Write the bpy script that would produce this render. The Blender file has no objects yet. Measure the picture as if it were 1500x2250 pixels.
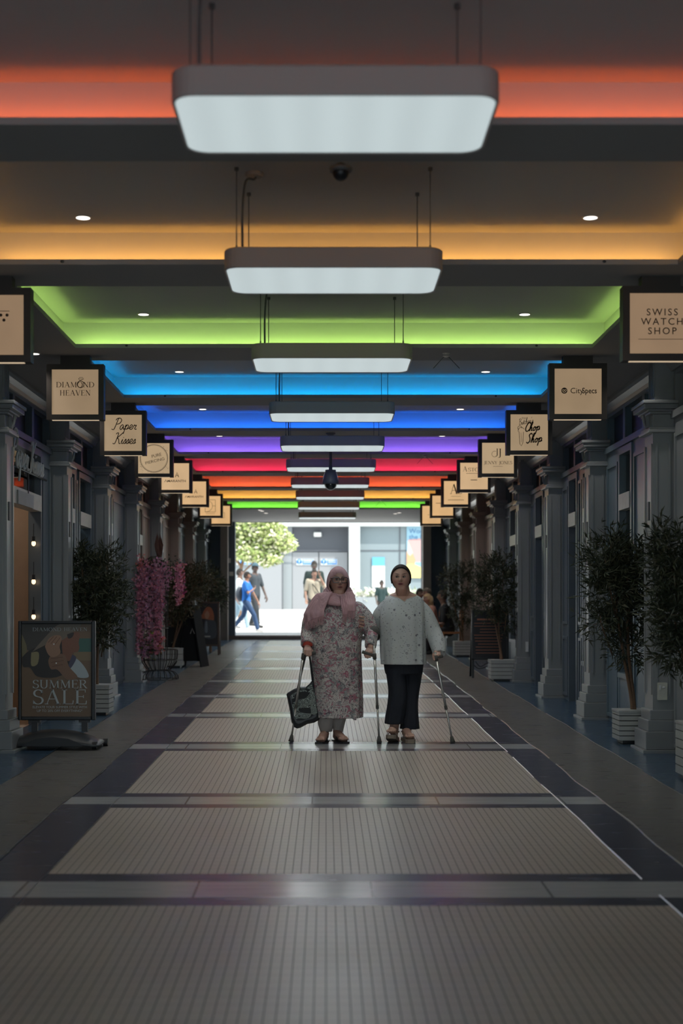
import bpy, bmesh, math, random
from mathutils import Vector, Matrix, noise
random.seed(7)
SC = bpy.context.scene
COL = SC.collection
PI = math.pi
# ---------------------------------------------------------------- camera, world, sun, exposure
F = 3125.0; VPX = 716.0; VPY = 1333.0; CZ = 1.456; SL = 0.0176
def PX(px, D): return (px-VPX)*D/F
def PZ(py, D): return CZ-(py-VPY)*D/F
def fz(y): return SL*y                       # the arcade floor rises gently towards the street
cam = bpy.data.cameras.new('camera'); cam_o = bpy.data.objects.new('camera', cam); COL.objects.link(cam_o)
cam.sensor_fit = 'HORIZONTAL'; cam.sensor_width = 24; cam.lens = 50
cam.shift_x = 34/1500; cam.shift_y = 208/1500
cam_o.location = (0, 0, CZ); cam_o.rotation_euler = (PI/2, 0, 0)
cam.clip_start = .1; cam.clip_end = 500
cam.dof.use_dof = True; cam.dof.focus_distance = 13.0; cam.dof.aperture_fstop = 2.0
SC.camera = cam_o
SC.view_settings.view_transform = 'Standard'; SC.view_settings.look = 'None'
SC.view_settings.exposure = 0.0; SC.view_settings.gamma = 1.0; SC.view_settings.use_curve_mapping = False
cy = SC.cycles
cy.use_denoising = True; cy.max_bounces = 6; cy.diffuse_bounces = 3; cy.glossy_bounces = 3
cy.transparent_max_bounces = 8; cy.transmission_bounces = 4; cy.sample_clamp_indirect = 4; cy.caustics_reflective = False; cy.caustics_refractive = False
SKY = 2.3; SUN = 7.5; DOWN = 46.0; PEND = 11.0
w = bpy.data.worlds.new('world'); SC.world = w; w.use_nodes = True
w.node_tree.nodes['Background'].inputs[0].default_value = (.80, .93, 1.0, 1)
w.node_tree.nodes['Background'].inputs[1].default_value = SKY
sun = bpy.data.lights.new('sun', 'SUN'); sun.energy = SUN; sun.angle = .01; sun.color = (1, .95, .86)
sun_o = bpy.data.objects.new('sun', sun); COL.objects.link(sun_o)
sun_o.rotation_euler = Vector((-.45, .42, -1.0)).to_track_quat('-Z', 'Y').to_euler()

# ---------------------------------------------------------------- materials
def lin(c):
    return tuple((v/12.92 if v <= .04045 else ((v+.055)/1.055)**2.4) for v in c)
def mat(name, col, rough=.6, metal=0.0, emit=None, es=0.0, nz=0.0, nscale=8.0, bump=0.0, spec=.5, coat=0):
    m = bpy.data.materials.new(name); m.use_nodes = True
    nt = m.node_tree; b = nt.nodes['Principled BSDF']
    b.inputs['Base Color'].default_value = (*col, 1); b.inputs['Roughness'].default_value = rough
    b.inputs['Metallic'].default_value = metal; b.inputs['Specular IOR Level'].default_value = spec
    if coat: b.inputs['Coat Weight'].default_value = coat
    if emit: b.inputs['Emission Color'].default_value = (*emit, 1); b.inputs['Emission Strength'].default_value = es
    if nz or bump:
        tc = nt.nodes.new('ShaderNodeTexCoord'); n = nt.nodes.new('ShaderNodeTexNoise')
        n.inputs['Scale'].default_value = nscale; n.inputs['Detail'].default_value = 4
        nt.links.new(tc.outputs['Object'], n.inputs['Vector'])
        if nz:
            mx = nt.nodes.new('ShaderNodeMix'); mx.data_type = 'RGBA'
            mx.inputs[6].default_value = (*[v*(1-nz) for v in col], 1); mx.inputs[7].default_value = (*[min(1, v*(1+nz)) for v in col], 1)
            nt.links.new(n.outputs['Fac'], mx.inputs[0]); nt.links.new(mx.outputs[2], b.inputs['Base Color'])
        if bump:
            bp = nt.nodes.new('ShaderNodeBump'); bp.inputs['Strength'].default_value = bump; bp.inputs['Distance'].default_value = .01
            nt.links.new(n.outputs['Fac'], bp.inputs['Height']); nt.links.new(bp.outputs[0], b.inputs['Normal'])
    return m
def emis(name, col, s):
    m = bpy.data.materials.new(name); m.use_nodes = True; nt = m.node_tree
    nt.nodes.remove(nt.nodes['Principled BSDF']); e = nt.nodes.new('ShaderNodeEmission')
    e.inputs[0].default_value = (*col, 1); e.inputs[1].default_value = s
    nt.links.new(e.outputs[0], nt.nodes['Material Output'].inputs[0]); return m
def N(nt, t, **kw):
    n = nt.nodes.new(t)
    for k, v in kw.items(): setattr(n, k, v)
    return n
def mth(nt, op, a, b=None, c=None):
    n = nt.nodes.new('ShaderNodeMath'); n.operation = op
    for i, v in enumerate((a, b, c)):
        if v is None: continue
        if isinstance(v, (int, float)): n.inputs[i].default_value = v
        else: nt.links.new(v, n.inputs[i])
    return n.outputs[0]
def mixc(nt, f, a, b):
    n = nt.nodes.new('ShaderNodeMix'); n.data_type = 'RGBA'
    if isinstance(f, (int, float)): n.inputs[0].default_value = f
    else: nt.links.new(f, n.inputs[0])
    for i, v in ((6, a), (7, b)):
        if isinstance(v, tuple): n.inputs[i].default_value = (*v, 1)
        else: nt.links.new(v, n.inputs[i])
    return n.outputs[2]
def newmat(name, rough=.6, metal=0):
    m = bpy.data.materials.new(name); m.use_nodes = True; nt = m.node_tree; b = nt.nodes['Principled BSDF']
    b.inputs['Roughness'].default_value = rough; b.inputs['Metallic'].default_value = metal
    tc = nt.nodes.new('ShaderNodeTexCoord'); sp = nt.nodes.new('ShaderNodeSeparateXYZ'); nt.links.new(tc.outputs['Object'], sp.inputs[0])
    return m, nt, b, tc.outputs['Object'], sp.outputs[0], sp.outputs[1], sp.outputs[2]
def noise_out(nt, vec, scale, detail=3, dist=0, out='Fac'):
    n = nt.nodes.new('ShaderNodeTexNoise'); n.inputs['Scale'].default_value = scale; n.inputs['Detail'].default_value = detail
    n.inputs['Distortion'].default_value = dist; nt.links.new(vec, n.inputs['Vector']); return n.outputs[out]
def scaled(nt, vec, s, loc=(0, 0, 0), rot=(0, 0, 0)):
    n = nt.nodes.new('ShaderNodeMapping'); n.inputs['Scale'].default_value = s; n.inputs['Location'].default_value = loc; n.inputs['Rotation'].default_value = rot
    nt.links.new(vec, n.inputs['Vector']); return n.outputs[0]

M = {}
def grid_tile():
    m, nt, b, vec, x, y, z = newmat('small_tile_grid', .38)
    p = .042
    fx = mth(nt, 'ABSOLUTE', mth(nt, 'SUBTRACT', mth(nt, 'FRACT', mth(nt, 'DIVIDE', x, p)), .5))
    fy = mth(nt, 'ABSOLUTE', mth(nt, 'SUBTRACT', mth(nt, 'FRACT', mth(nt, 'DIVIDE', y, p*2.2)), .5))
    gx = mth(nt, 'GREATER_THAN', fx, .455); gy = mth(nt, 'MULTIPLY', mth(nt, 'GREATER_THAN', fy, .475), .45)
    g = mth(nt, 'MAXIMUM', gx, gy)
    n = noise_out(nt, vec, 1.4, 4); n2 = noise_out(nt, scaled(nt, vec, (25, 11, 1)), 1, 1)
    base = mixc(nt, n, (.34, .30, .26), (.52, .465, .405))
    base = mixc(nt, mth(nt, 'MULTIPLY', n2, .35), base, (.33, .30, .27))
    c = mixc(nt, g, base, (.075, .062, .055))
    nt.links.new(c, b.inputs['Base Color'])
    nt.links.new(mth(nt, 'MULTIPLY_ADD', g, .3, mth(nt, 'MULTIPLY_ADD', n, .16, .26)), b.inputs['Roughness'])
    bp = nt.nodes.new('ShaderNodeBump'); bp.inputs['Strength'].default_value = .35; bp.inputs['Distance'].default_value = .002; bp.invert = True
    nt.links.new(g, bp.inputs['Height']); nt.links.new(bp.outputs[0], b.inputs['Normal'])
    return m
def plank(name, c1, c2, rough, px=.0, py=0.0, streak=(3, 30, 1)):
    m, nt, b, vec, x, y, z = newmat(name, rough)
    n = noise_out(nt, scaled(nt, vec, streak), 1, 4)
    c = mixc(nt, n, c1, c2)
    if py:
        fy = mth(nt, 'ABSOLUTE', mth(nt, 'SUBTRACT', mth(nt, 'FRACT', mth(nt, 'DIVIDE', y, py)), .5))
        c = mixc(nt, mth(nt, 'MULTIPLY', mth(nt, 'GREATER_THAN', fy, .49), .6), c, tuple(v*.4 for v in c1))
    if px:
        row = mth(nt, 'MULTIPLY', mth(nt, 'FLOOR', mth(nt, 'DIVIDE', y, 2.86)), .37)
        fx = mth(nt, 'ABSOLUTE', mth(nt, 'SUBTRACT', mth(nt, 'FRACT', mth(nt, 'ADD', mth(nt, 'DIVIDE', x, px), row)), .5))
        c = mixc(nt, mth(nt, 'MULTIPLY', mth(nt, 'GREATER_THAN', fx, .493), .8), c, tuple(v*.3 for v in c1))
    nt.links.new(c, b.inputs['Base Color'])
    nt.links.new(mth(nt, 'MULTIPLY_ADD', n, .2, rough-.1), b.inputs['Roughness'])
    return m
M['grid'] = grid_tile()
M['slate'] = plank('slate_tile', (.05, .053, .075), (.085, .088, .12), .24, streak=(2, 22, 1))
M['band'] = plank('grey_stone_band', (.30, .31, .325), (.42, .43, .44), .19, px=.83)
M['side'] = plank('grey_brown_plank', (.10, .098, .094), (.165, .158, .148), .30, py=.29)
M['blue'] = plank('blue_plank', (.028, .055, .09), (.05, .088, .135), .24, py=.22)
M['brass'] = mat('pale_metal_strip', (.80, .80, .79), .3, 1.0)
M['dark_stone'] = mat('dark_brown_stone', (.07, .05, .045), .5, nz=.3)
M['ceil'] = mat('ceiling_paint', (.30, .30, .30), .75, nz=.04, nscale=2)
M['traypaint'] = mat('tray_paint', (.52, .52, .52), .8)
M['paint'] = mat('grey_blue_paint', (.225, .238, .245), .30, nz=.10, nscale=3, bump=.15)
M['paint_d'] = mat('dark_blue_grey_paint', (.105, .13, .155), .32, nz=.15, nscale=3, bump=.15)
M['paint_r'] = mat('blue_panel_paint', (.13, .18, .215), .32, nz=.15, nscale=3, bump=.15)
M['paint_b'] = mat('warm_brown_paint', (.25, .20, .175), .5, nz=.12, nscale=3)
M['wood_d'] = mat('dark_wood', (.07, .042, .028), .45, nz=.3, nscale=12)
M['wood_l'] = mat('transom_metal', (.50, .50, .44), .4, nz=.2, nscale=20)
M['black'] = mat('black_plastic', (.013, .015, .018), .38)
M['matte'] = mat('matt_black_board', (.012, .013, .015), .9, spec=.15)
M['blackm'] = mat('black_metal', (.02, .017, .016), .45, .3)
M['signframe'] = mat('sign_frame', (.035, .027, .022), .5)
M['white'] = mat('white_paint', (.62, .63, .62), .5, nz=.08)
M['planter'] = mat('planter_white_boards', (.36, .375, .36), .55, nz=.14, nscale=9)
M['gap'] = mat('board_gap', (.05, .05, .05), .9)
M['rubber'] = mat('grey_rubber', (.09, .088, .08), .8)
M['alu'] = mat('brushed_aluminium', (.68, .66, .62), .33, .85)
M['plastic_g'] = mat('grey_plastic', (.10, .105, .11), .45)
M['lampbody'] = mat('lamp_housing', (.34, .31, .30), .55)
M['ink'] = mat('sign_lettering', (.06, .035, .02), .7)
M['ink_b'] = mat('brown_lettering', (.15, .085, .04), .7)
M['brick'] = mat('warm_wall', (.42, .31, .23), .8, nz=.1)
def glass():
    m = bpy.data.materials.new('shop_glass'); m.use_nodes = True; nt = m.node_tree; nt.nodes.remove(nt.nodes['Principled BSDF'])
    t = N(nt, 'ShaderNodeBsdfTransparent'); t.inputs[0].default_value = (.82, .86, .86, 1); g = N(nt, 'ShaderNodeBsdfGlossy'); g.inputs['Roughness'].default_value = .03
    f = N(nt, 'ShaderNodeFresnel'); f.inputs[0].default_value = 1.5; mx = N(nt, 'ShaderNodeMixShader')
    nt.links.new(f.outputs[0], mx.inputs[0]); nt.links.new(t.outputs[0], mx.inputs[1]); nt.links.new(g.outputs[0], mx.inputs[2])
    nt.links.new(mx.outputs[0], nt.nodes['Material Output'].inputs[0]); return m
M['glass'] = glass()

# ---------------------------------------------------------------- mesh helpers
class MB:
    def __init__(s): s.v = []; s.f = []; s.m = []
    def quad(s, pts, mi=0):
        n = len(s.v); s.v += [tuple(p) for p in pts]; s.f.append(tuple(range(n, n+len(pts)))); s.m.append(mi); return s
    def box(s, x0, x1, y0, y1, z0, z1, mi=0):
        x0, x1 = min(x0, x1), max(x0, x1); y0, y1 = min(y0, y1), max(y0, y1)
        n = len(s.v); s.v += [(x, y, z) for z in (z0, z1) for (x, y) in ((x0, y0), (x1, y0), (x1, y1), (x0, y1))]
        for f in ((3, 2, 1, 0), (4, 5, 6, 7), (0, 1, 5, 4), (1, 2, 6, 5), (2, 3, 7, 6), (3, 0, 4, 7)):
            s.f.append(tuple(n+i for i in f)); s.m.append(mi)
        return s
    def hexa(s, b4, t4, mi=0):
        n = len(s.v); s.v += [tuple(p) for p in b4]+[tuple(p) for p in t4]
        for f in ((3, 2, 1, 0), (4, 5, 6, 7), (0, 1, 5, 4), (1, 2, 6, 5), (2, 3, 7, 6), (3, 0, 4, 7)):
            s.f.append(tuple(n+i for i in f)); s.m.append(mi)
        return s
    def grid(s, rows, mi=0, closed=False, cap=False):
        n = len(s.v); R = len(rows); C = len(rows[0])
        for r in rows: s.v += [tuple(p) for p in r]
        for i in range(R-1):
            for j in range(C if closed else C-1):
                j2 = (j+1) % C
                s.f.append((n+i*C+j, n+i*C+j2, n+(i+1)*C+j2, n+(i+1)*C+j)); s.m.append(mi)
        if cap:
            s.f.append(tuple(n+j for j in range(C-1, -1, -1))); s.m.append(mi)
            s.f.append(tuple(n+(R-1)*C+j for j in range(C))); s.m.append(mi)
        return s
    def tube(s, pts, r, seg=8, mi=0, cap=True, flat=None):
        pts = [Vector(p) for p in pts]; rr = r if isinstance(r, (list, tuple)) else [r]*len(pts)
        t0 = (pts[1]-pts[0]).normalized()
        up = Vector((0, 0, 1)) if abs(t0.z) < .9 else Vector((0, 1, 0))
        u = t0.cross(up).normalized(); rows = []
        for i, p in enumerate(pts):
            t = (pts[min(i+1, len(pts)-1)]-pts[max(i-1, 0)])
            t = t.normalized() if t.length > 1e-9 else t0
            u = (u-t*u.dot(t)); u = u.normalized() if u.length > 1e-6 else t.orthogonal().normalized(); v = t.cross(u)
            fl = 1 if flat is None else flat
            rows.append([p+u*(rr[i]*math.cos(a))+v*(rr[i]*fl*math.sin(a)) for a in [2*PI*k/seg for k in range(seg)]])
        return s.grid(rows, mi, closed=True, cap=cap)
    def cyl(s, c, r, h, seg=16, mi=0, r2=None):
        return s.tube([c, (c[0], c[1], c[2]+h)], [r, r if r2 is None else r2], seg, mi)
    def lathe(s, c, prof, seg=24, mi=0):
        rows = [[(c[0]+r*math.cos(2*PI*k/seg), c[1]+r*math.sin(2*PI*k/seg), c[2]+z) for k in range(seg)] for r, z in prof]
        return s.grid(rows, mi, closed=True, cap=True)
    def ball(s, c, r, seg=12, rings=8, mi=0):
        r = r if isinstance(r, (tuple, list)) else (r, r, r)
        rows = []
        for i in range(rings+1):
            th = PI*(i/rings); th = min(max(th, .02), PI-.02)
            rows.append([(c[0]+r[0]*math.sin(th)*math.cos(2*PI*k/seg), c[1]+r[1]*math.sin(th)*math.sin(2*PI*k/seg), c[2]-r[2]*math.cos(th)) for k in range(seg)])
        return s.grid(rows, mi, closed=True, cap=True)
    def poly(s, pts, mi=0): return s.quad(pts, mi)
    def build(s, name, mats, parent=None, smooth=False, loc=None):
        me = bpy.data.meshes.new(name); 
        off = Vector(parent.location) if parent is not None else Vector((0, 0, 0))
        if parent is not None and parent.parent is not None: off = off+Vector(parent.parent.location)
        if loc is not None and parent is None: off = Vector(loc)
        me.from_pydata([tuple(Vector(v)-off) for v in s.v], [], s.f)
        for m in (mats if isinstance(mats, (list, tuple)) else [mats]): me.materials.append(m)
        me.polygons.foreach_set('material_index', s.m)
        if smooth: me.polygons.foreach_set('use_smooth', [True]*len(me.polygons))
        me.update(); o = bpy.data.objects.new(name, me); COL.objects.link(o)
        if parent is not None: o.parent = parent
        elif loc is not None: o.location = loc
        return o
def empty(name, loc=(0, 0, 0), rz=0):
    o = bpy.data.objects.new(name, None); COL.objects.link(o); o.location = loc; o.rotation_euler = (0, 0, rz); return o
def tag(o, label=None, cat=None, group=None, kind=None):
    if label: o['label'] = label
    if cat: o['category'] = cat
    if group: o['group'] = group
    if kind: o['kind'] = kind
    return o
def struct(o, label=None): 
    o['kind'] = 'structure'
    if label: o['label'] = label
    return o
def bevel(o, w, seg=2):
    m = o.modifiers.new('bevel', 'BEVEL'); m.width = w; m.segments = seg; m.limit_method = 'ANGLE'; return o
def catmull(pts, n=6):
    out = []; P = [Vector(p) for p in pts]
    for i in range(len(P)-1):
        p0 = P[max(i-1, 0)]; p1 = P[i]; p2 = P[i+1]; p3 = P[min(i+2, len(P)-1)]
        for k in range(n):
            t = k/n
            out.append(.5*((2*p1)+(p2-p0)*t+(2*p0-5*p1+4*p2-p3)*t*t+(3*p1-p0-3*p2+p3)*t**3))
    out.append(P[-1]); return out
def ribbon(mb, pts, w, fn, mi=0):
    """flat stroke in 2D (u,v); w half width or list; fn maps (u,v) to 3D"""
    n = len(pts); ww = w if isinstance(w, (list, tuple)) else [w]*n
    L = []; R = []
    for i, p in enumerate(pts):
        a = pts[max(i-1, 0)]; b = pts[min(i+1, n-1)]; dx, dy = b[0]-a[0], b[1]-a[1]; l = math.hypot(dx, dy) or 1
        nx, ny = -dy/l, dx/l
        L.append(fn(p[0]+nx*ww[i], p[1]+ny*ww[i])); R.append(fn(p[0]-nx*ww[i], p[1]-ny*ww[i]))
    for i in range(n-1): mb.quad([L[i], R[i], R[i+1], L[i+1]], mi)
_fc = {}
def textpolys(s, align='CENTER', bold=0.0, spacing=1.0):
    """list of triangles/polys in 2D for a built-in font string, height 1 unit = font size"""
    key = (s, align, bold, spacing)
    if key in _fc: return _fc[key]
    cu = bpy.data.curves.new('t', 'FONT'); cu.body = s; cu.size = 1; cu.align_x = align; cu.offset = bold; cu.space_character = spacing; cu.resolution_u = 3
    o = bpy.data.objects.new('t', cu); COL.objects.link(o); dg = bpy.context.evaluated_depsgraph_get(); dg.update()
    me = bpy.data.meshes.new_from_object(o.evaluated_get(dg)); res = ([(v.co.x, v.co.y) for v in me.vertices], [tuple(p.vertices) for p in me.polygons])
    bpy.data.objects.remove(o); bpy.data.curves.remove(cu); bpy.data.meshes.remove(me); _fc[key] = res; return res
def put_text(mb, s, fn, size, mi=0, width=None, **kw):
    vs, fs = textpolys(s, **kw); sx = size
    if width and vs:
        w0 = max(v[0] for v in vs)-min(v[0] for v in vs); sx = width/w0
        if size is None: size = sx
    n = len(mb.v); mb.v += [tuple(fn(v[0]*sx, v[1]*size)) for v in vs]
    for f in fs: mb.f.append(tuple(n+i for i in f)); mb.m.append(mi)
# hand-cut serif capitals: strokes of (points, half-widths), unit height 1
def arc(cx, cy, rx, ry, a0, a1, n=14): return [(cx+rx*math.cos(math.radians(a0+(a1-a0)*i/n)), cy+ry*math.sin(math.radians(a0+(a1-a0)*i/n))) for i in range(n+1)]
TH, TN = .065, .02
def bowl(pts, thick=TH, thin=TN, vertical=True):
    ws = []
    for i, p in enumerate(pts):
        a = pts[max(i-1, 0)]; b = pts[min(i+1, len(pts)-1)]; dx, dy = b[0]-a[0], b[1]-a[1]; l = math.hypot(dx, dy) or 1
        ws.append(thin+(thick-thin)*abs(dy/l)**1.5)
    return (pts, ws)
def serif_glyph(c):
    S = []; st = lambda x0, y0, x1, y1, w: S.append(([(x0, y0), (x1, y1)], [w, w]))
    sr = lambda x, y, w=.14: st(x-w, y, x+w, y, TN)
    if c == 'D': st(.15, 0, .15, 1, TH); sr(.12, .98, .12); sr(.12, .02, .12); S.append(bowl([(.15, .98)]+arc(.32, .5, .45, .48, 90, -90)+[(.15, .02)])); W = .86
    elif c == 'I': st(.17, 0, .17, 1, TH); sr(.17, .98); sr(.17, .02); W = .36
    elif c == 'A': st(.12, 0, .42, 1, TN*1.1); st(.42, 1, .74, 0, TH); st(.24, .36, .6, .36, TN); sr(.1, .02, .1); sr(.74, .02, .13); W = .88
    elif c == 'M': st(.14, 0, .17, 1, TN*1.1); st(.18, .98, .5, .06, TH*.9); st(.5, .06, .84, .98, TN*1.1); st(.86, 0, .84, 1, TH); sr(.13, .02, .1); sr(.87, .02, .13); sr(.12, .98, .08); sr(.9, .98, .08); W = 1.02
    elif c == 'O': S.append(bowl(arc(.44, .5, .38, .5, 90, 450, 28))); W = .9
    elif c == 'N': st(.14, 0, .14, 1, TN*1.1); st(.14, .98, .7, .02, TH); st(.7, 0, .7, 1, TN*1.1); sr(.14, .02, .11); sr(.7, .98, .11); sr(.08, .98, .09); W = .84
    elif c == 'H': st(.15, 0, .15, 1, TH); st(.67, 0, .67, 1, TH); st(.15, .52, .67, .52, TN); [sr(x, y, .13) for x in (.15, .67) for y in (.02, .98)]; W = .86
    elif c == 'E': st(.15, 0, .15, 1, TH); st(.04, .98, .58, .98, TN); st(.04, .02, .62, .02, TN); st(.15, .52, .48, .52, TN); st(.58, 1, .58, .8, TN); st(.62, 0, .64, .24, TN*1.3); st(.48, .62, .48, .42, TN); W = .7
    elif c == 'V': st(.1, 1, .42, 0, TH); st(.42, 0, .72, 1, TN*1.1); sr(.1, .98, .12); sr(.72, .98, .1); W = .84
    elif c == 'L': st(.15, 0, .15, 1, TH); sr(.15, .98); st(.04, .02, .6, .02, TN); st(.6, 0, .63, .26, TN*1.3); W = .66
    elif c == 'U': S.append(bowl([(.15, 1), (.15, .4)]+arc(.42, .32, .27, .32, 180, 360)+[(.69, 1)])); sr(.15, .98, .13); sr(.69, .98, .1); W = .84
    elif c == 'R': st(.15, 0, .15, 1, TH); sr(.15, .02); sr(.1, .98, .1); S.append(bowl([(.15, .98)]+arc(.35, .74, .24, .24, 90, -90)+[(.15, .5)])); st(.36, .5, .68, .02, TH*.9); sr(.7, .02, .08); W = .78
    elif c == 'S': S.append(bowl([(.52, .78)]+arc(.31, .75, .22, .23, 30, 250, 14)+[(.33, .5)]+arc(.3, .26, .25, .25, 62, -160, 14), TH*.95, TN)); st(.53, .98, .53, .76, TN); st(.05, .02, .05, .26, TN); W = .62
    elif c == 'J': S.append(bowl([(.3, 1), (.3, .1)]+arc(.12, .02, .18, .2, 20, -120, 8))); sr(.3, .98, .13); W = .42
    elif c == 'Y': st(.06, 1, .38, .46, TH); st(.38, .46, .66, 1, TN*1.1); st(.38, 0, .38, .46, TH); sr(.38, .02); sr(.07, .98, .1); sr(.67, .98, .09); W = .76
    elif c == 'T': st(.35, 0, .35, 1, TH); st(.04, .98, .66, .98, TN); sr(.35, .02); st(.04, 1, .04, .78, TN); st(.66, 1, .66, .78, TN); W = .7
    elif c == 'B': st(.15, 0, .15, 1, TH); S.append(bowl([(.06, .98), (.15, .98)]+arc(.33, .76, .22, .22, 90, -90)+[(.15, .53)])); S.append(bowl([(.15, .53)]+arc(.36, .27, .26, .26, 90, -90)+[(.06, .02)])); W = .74
    else: W = .4
    return S, W
def put_serif(mb, s, fn, h, width=None, mi=0, centre=True, gap=.04, x0=0, y0=0):
    tot = sum(serif_glyph(c)[1]+gap for c in s)-gap; sx = (width/tot) if width else h
    x = -tot/2 if centre else 0
    for c in s:
        S, W = serif_glyph(c)
        for pts, ws in S:
            ribbon(mb, [((x+p[0])*sx+x0, p[1]*h+y0) for p in pts], [wv*(sx+h)/2 for wv in ws], fn, mi)
        x += W+gap
# script letters, x-height .4, ascender 1
SCRIPT = {
 'P': ([[(-.15, .05), (0, 0), (.12, .1), (.3, .9), (.36, 1)], [(.1, .82), (.2, .98), (.5, 1), (.66, .8), (.52, .55), (.26, .48)]], .62),
 'K': ([[(-.12, .06), (0, 0), (.12, .12), (.26, .9), (.1, .95), (.05, .85)], [(.7, 1), (.5, .8), (.22, .5), (.38, .42), (.5, .05), (.66, .05)]], .66),
 'a': ([[(.36, .34), (.2, .42), (.05, .25), (.08, .04), (.2, .02), (.34, .3), (.36, .1), (.44, .02), (.52, .12)]], .46),
 'p': ([[(.06, .2), (.14, .42), (.02, -.38)], [(.1, .22), (.26, .42), (.38, .28), (.28, .04), (.12, .06)], [(.28, .04), (.46, .12)]], .44),
 'e': ([[(.02, .12), (.2, .18), (.32, .34), (.2, .43), (.08, .26), (.12, .05), (.28, .02), (.42, .14)]], .36),
 'r': ([[(.04, .16), (.14, .42), (.18, .36), (.34, .38), (.24, .12), (.32, .02), (.44, .06)]], .42),
 'i': ([[(.04, .16), (.14, .4), (.08, .1), (.16, .02), (.28, .12)], [(.16, .54), (.19, .58)]], .24),
 's': ([[(.02, .1), (.2, .42), (.24, .2), (.18, .04), (.04, .03)], [(.2, .04), (.34, .12)]], .28),
 'C': ([[(.5, .78), (.44, .98), (.2, .8), (.06, .35), (.16, .04), (.36, .04), (.5, .2)]], .46),
 'S': ([[(.5, .82), (.4, 1), (.2, .82), (.32, .5), (.34, .2), (.16, .0), (0, .14)]], .46),
 'h': ([[(.04, .1), (.28, .8), (.26, .98), (.14, .7), (.06, 0)], [(.08, .2), (.24, .42), (.28, .3), (.26, .06), (.4, .06)]], .4),
 'o': ([[(.2, .42), (.06, .24), (.1, .03), (.26, .06), (.3, .3), (.2, .42), (.34, .34), (.42, .36)]], .38),
 'B': ([[(.16, .9), (.08, .02)], [(.02, .8), (.2, 1), (.44, .9), (.34, .6), (.14, .54)], [(.14, .54), (.44, .44), (.4, .1), (.08, .02)]], .5),
 'u': ([[(.04, .2), (.12, .4), (.08, .08), (.2, .04), (.34, .4), (.3, .08), (.42, .08)]], .38),
 't': ([[(.06, .12), (.22, .7), (.12, .08), (.26, .06)], [(.04, .46), (.32, .46)]], .24),
 'c': ([[(.32, .34), (.2, .43), (.06, .22), (.12, .03), (.34, .1)]], .3),
 "'": ([[(.1, .9), (.06, .74)]], .14),
}
def put_script(mb, s, fn, h, x0, y0, wd=.028, mi=0, slant=.12, depth=None, sx=1.0):
    x = x0
    for c in s:
        if c == ' ': x += .3*h*sx; continue
        G, W = SCRIPT[c]
        for st in G:
            pts = catmull([(p[0], p[1], 0) for p in st], 5)
            p2 = [(x+(p.x+slant*p.y)*h*sx, y0+p.y*h) for p in pts]
            if depth:
                mb.tube([fn(*p) for p in p2], depth, 6, mi)
            else: ribbon(mb, p2, wd*h, fn, mi)
        x += W*h*sx
    return x
# ================================================================ SETTING
Y0, YE = -3.0, 35.8
XL, XR = -2.92, 2.97            # faces of the shop fronts
OUT = 5.2
# ---- floor
fl = MB(); FM = ['side', 'blue', 'slate', 'band', 'grid', 'dark_stone', 'brick']
def fq(x0, x1, y0, y1, mi, dz=0.0): fl.quad([(x0, y0, fz(y0)+dz), (x1, y0, fz(y0)+dz), (x1, y1, fz(y1)+dz), (x0, y1, fz(y1)+dz)], mi)
PN = [(1.1, 3.55), (4.2, 6.39), (7.087, 9.155), (9.785, 12.23), (12.93, 15.17), (15.85, 17.75), (18.45, 20.45), (21.2, 23.5), (24.2, 26.35), (27.1, 29.3), (30.0, 32.2), (32.9, 35.0)]
XA, XB = -1.39, 1.545; SA, SB = -1.72, 1.83; LA, LB = -2.33, 2.43
XA_ = XA
fq(-OUT, XL-.1, Y0, YE, 6); fq(XR+.1, OUT, Y0, YE, 6)
fq(XL-.1, LA, Y0, YE, 1); fq(LB, XR+.1, Y0, YE, 1)
fq(LA, SA, Y0, YE, 0); fq(SB, LB, Y0, YE, 0)
prev = Y0
for i, (a, b) in enumerate(PN):
    if i == 0: fq(SA, SB, Y0, a, 2)
    fq(SA, XA, a, b, 2); fq(XB, SB, a, b, 2); fq(XA, XB, a, b, 4)
    nx = PN[i+1][0] if i+1 < len(PN) else YE
    g = nx-b
    fq(SA, SB, b, b+g*.24, 2); fq(SA, SB, b+g*.24, b+g*.74, 3); fq(SA, SB, b+g*.74, nx, 2)
struct(fl.build('floor', [M[k] for k in FM]), 'grey tiled arcade floor with pale gridded panels')
# thin metal strips between the paving zones
k = 0
for xs, wob in ((SA, .010), (SB, .010), (LA, .008), (LB, .008), (XA, .004), (XB, .004)):
    t = MB(); rows = []
    y = 3.0
    while y < 34.5:
        x = xs+wob*math.sin(y*2.1+xs)+wob*.5*math.sin(y*5.3)
        wv = .0045 if abs(xs) > 1.6 else .003
        brk = math.sin(y*3.7+xs*5)+math.sin(y*1.3)
        rows.append([(x-wv, y, fz(y)+.001), (x+wv, y, fz(y)+.004)])
        y += .25
        if brk > 1.25 and len(rows) > 2: t.grid(rows); rows = []; y += .1
    if len(rows) > 1: t.grid(rows)
    k += 1; struct(t.build('trim_%d' % k, M['brass']), 'pale metal joint strip in the floor, '+['left edge of the slate border', 'right edge of the slate border', 'along the left blue margin', 'along the right blue margin', 'left edge of the tile panels', 'right edge of the tile panels'][k-1])
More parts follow.
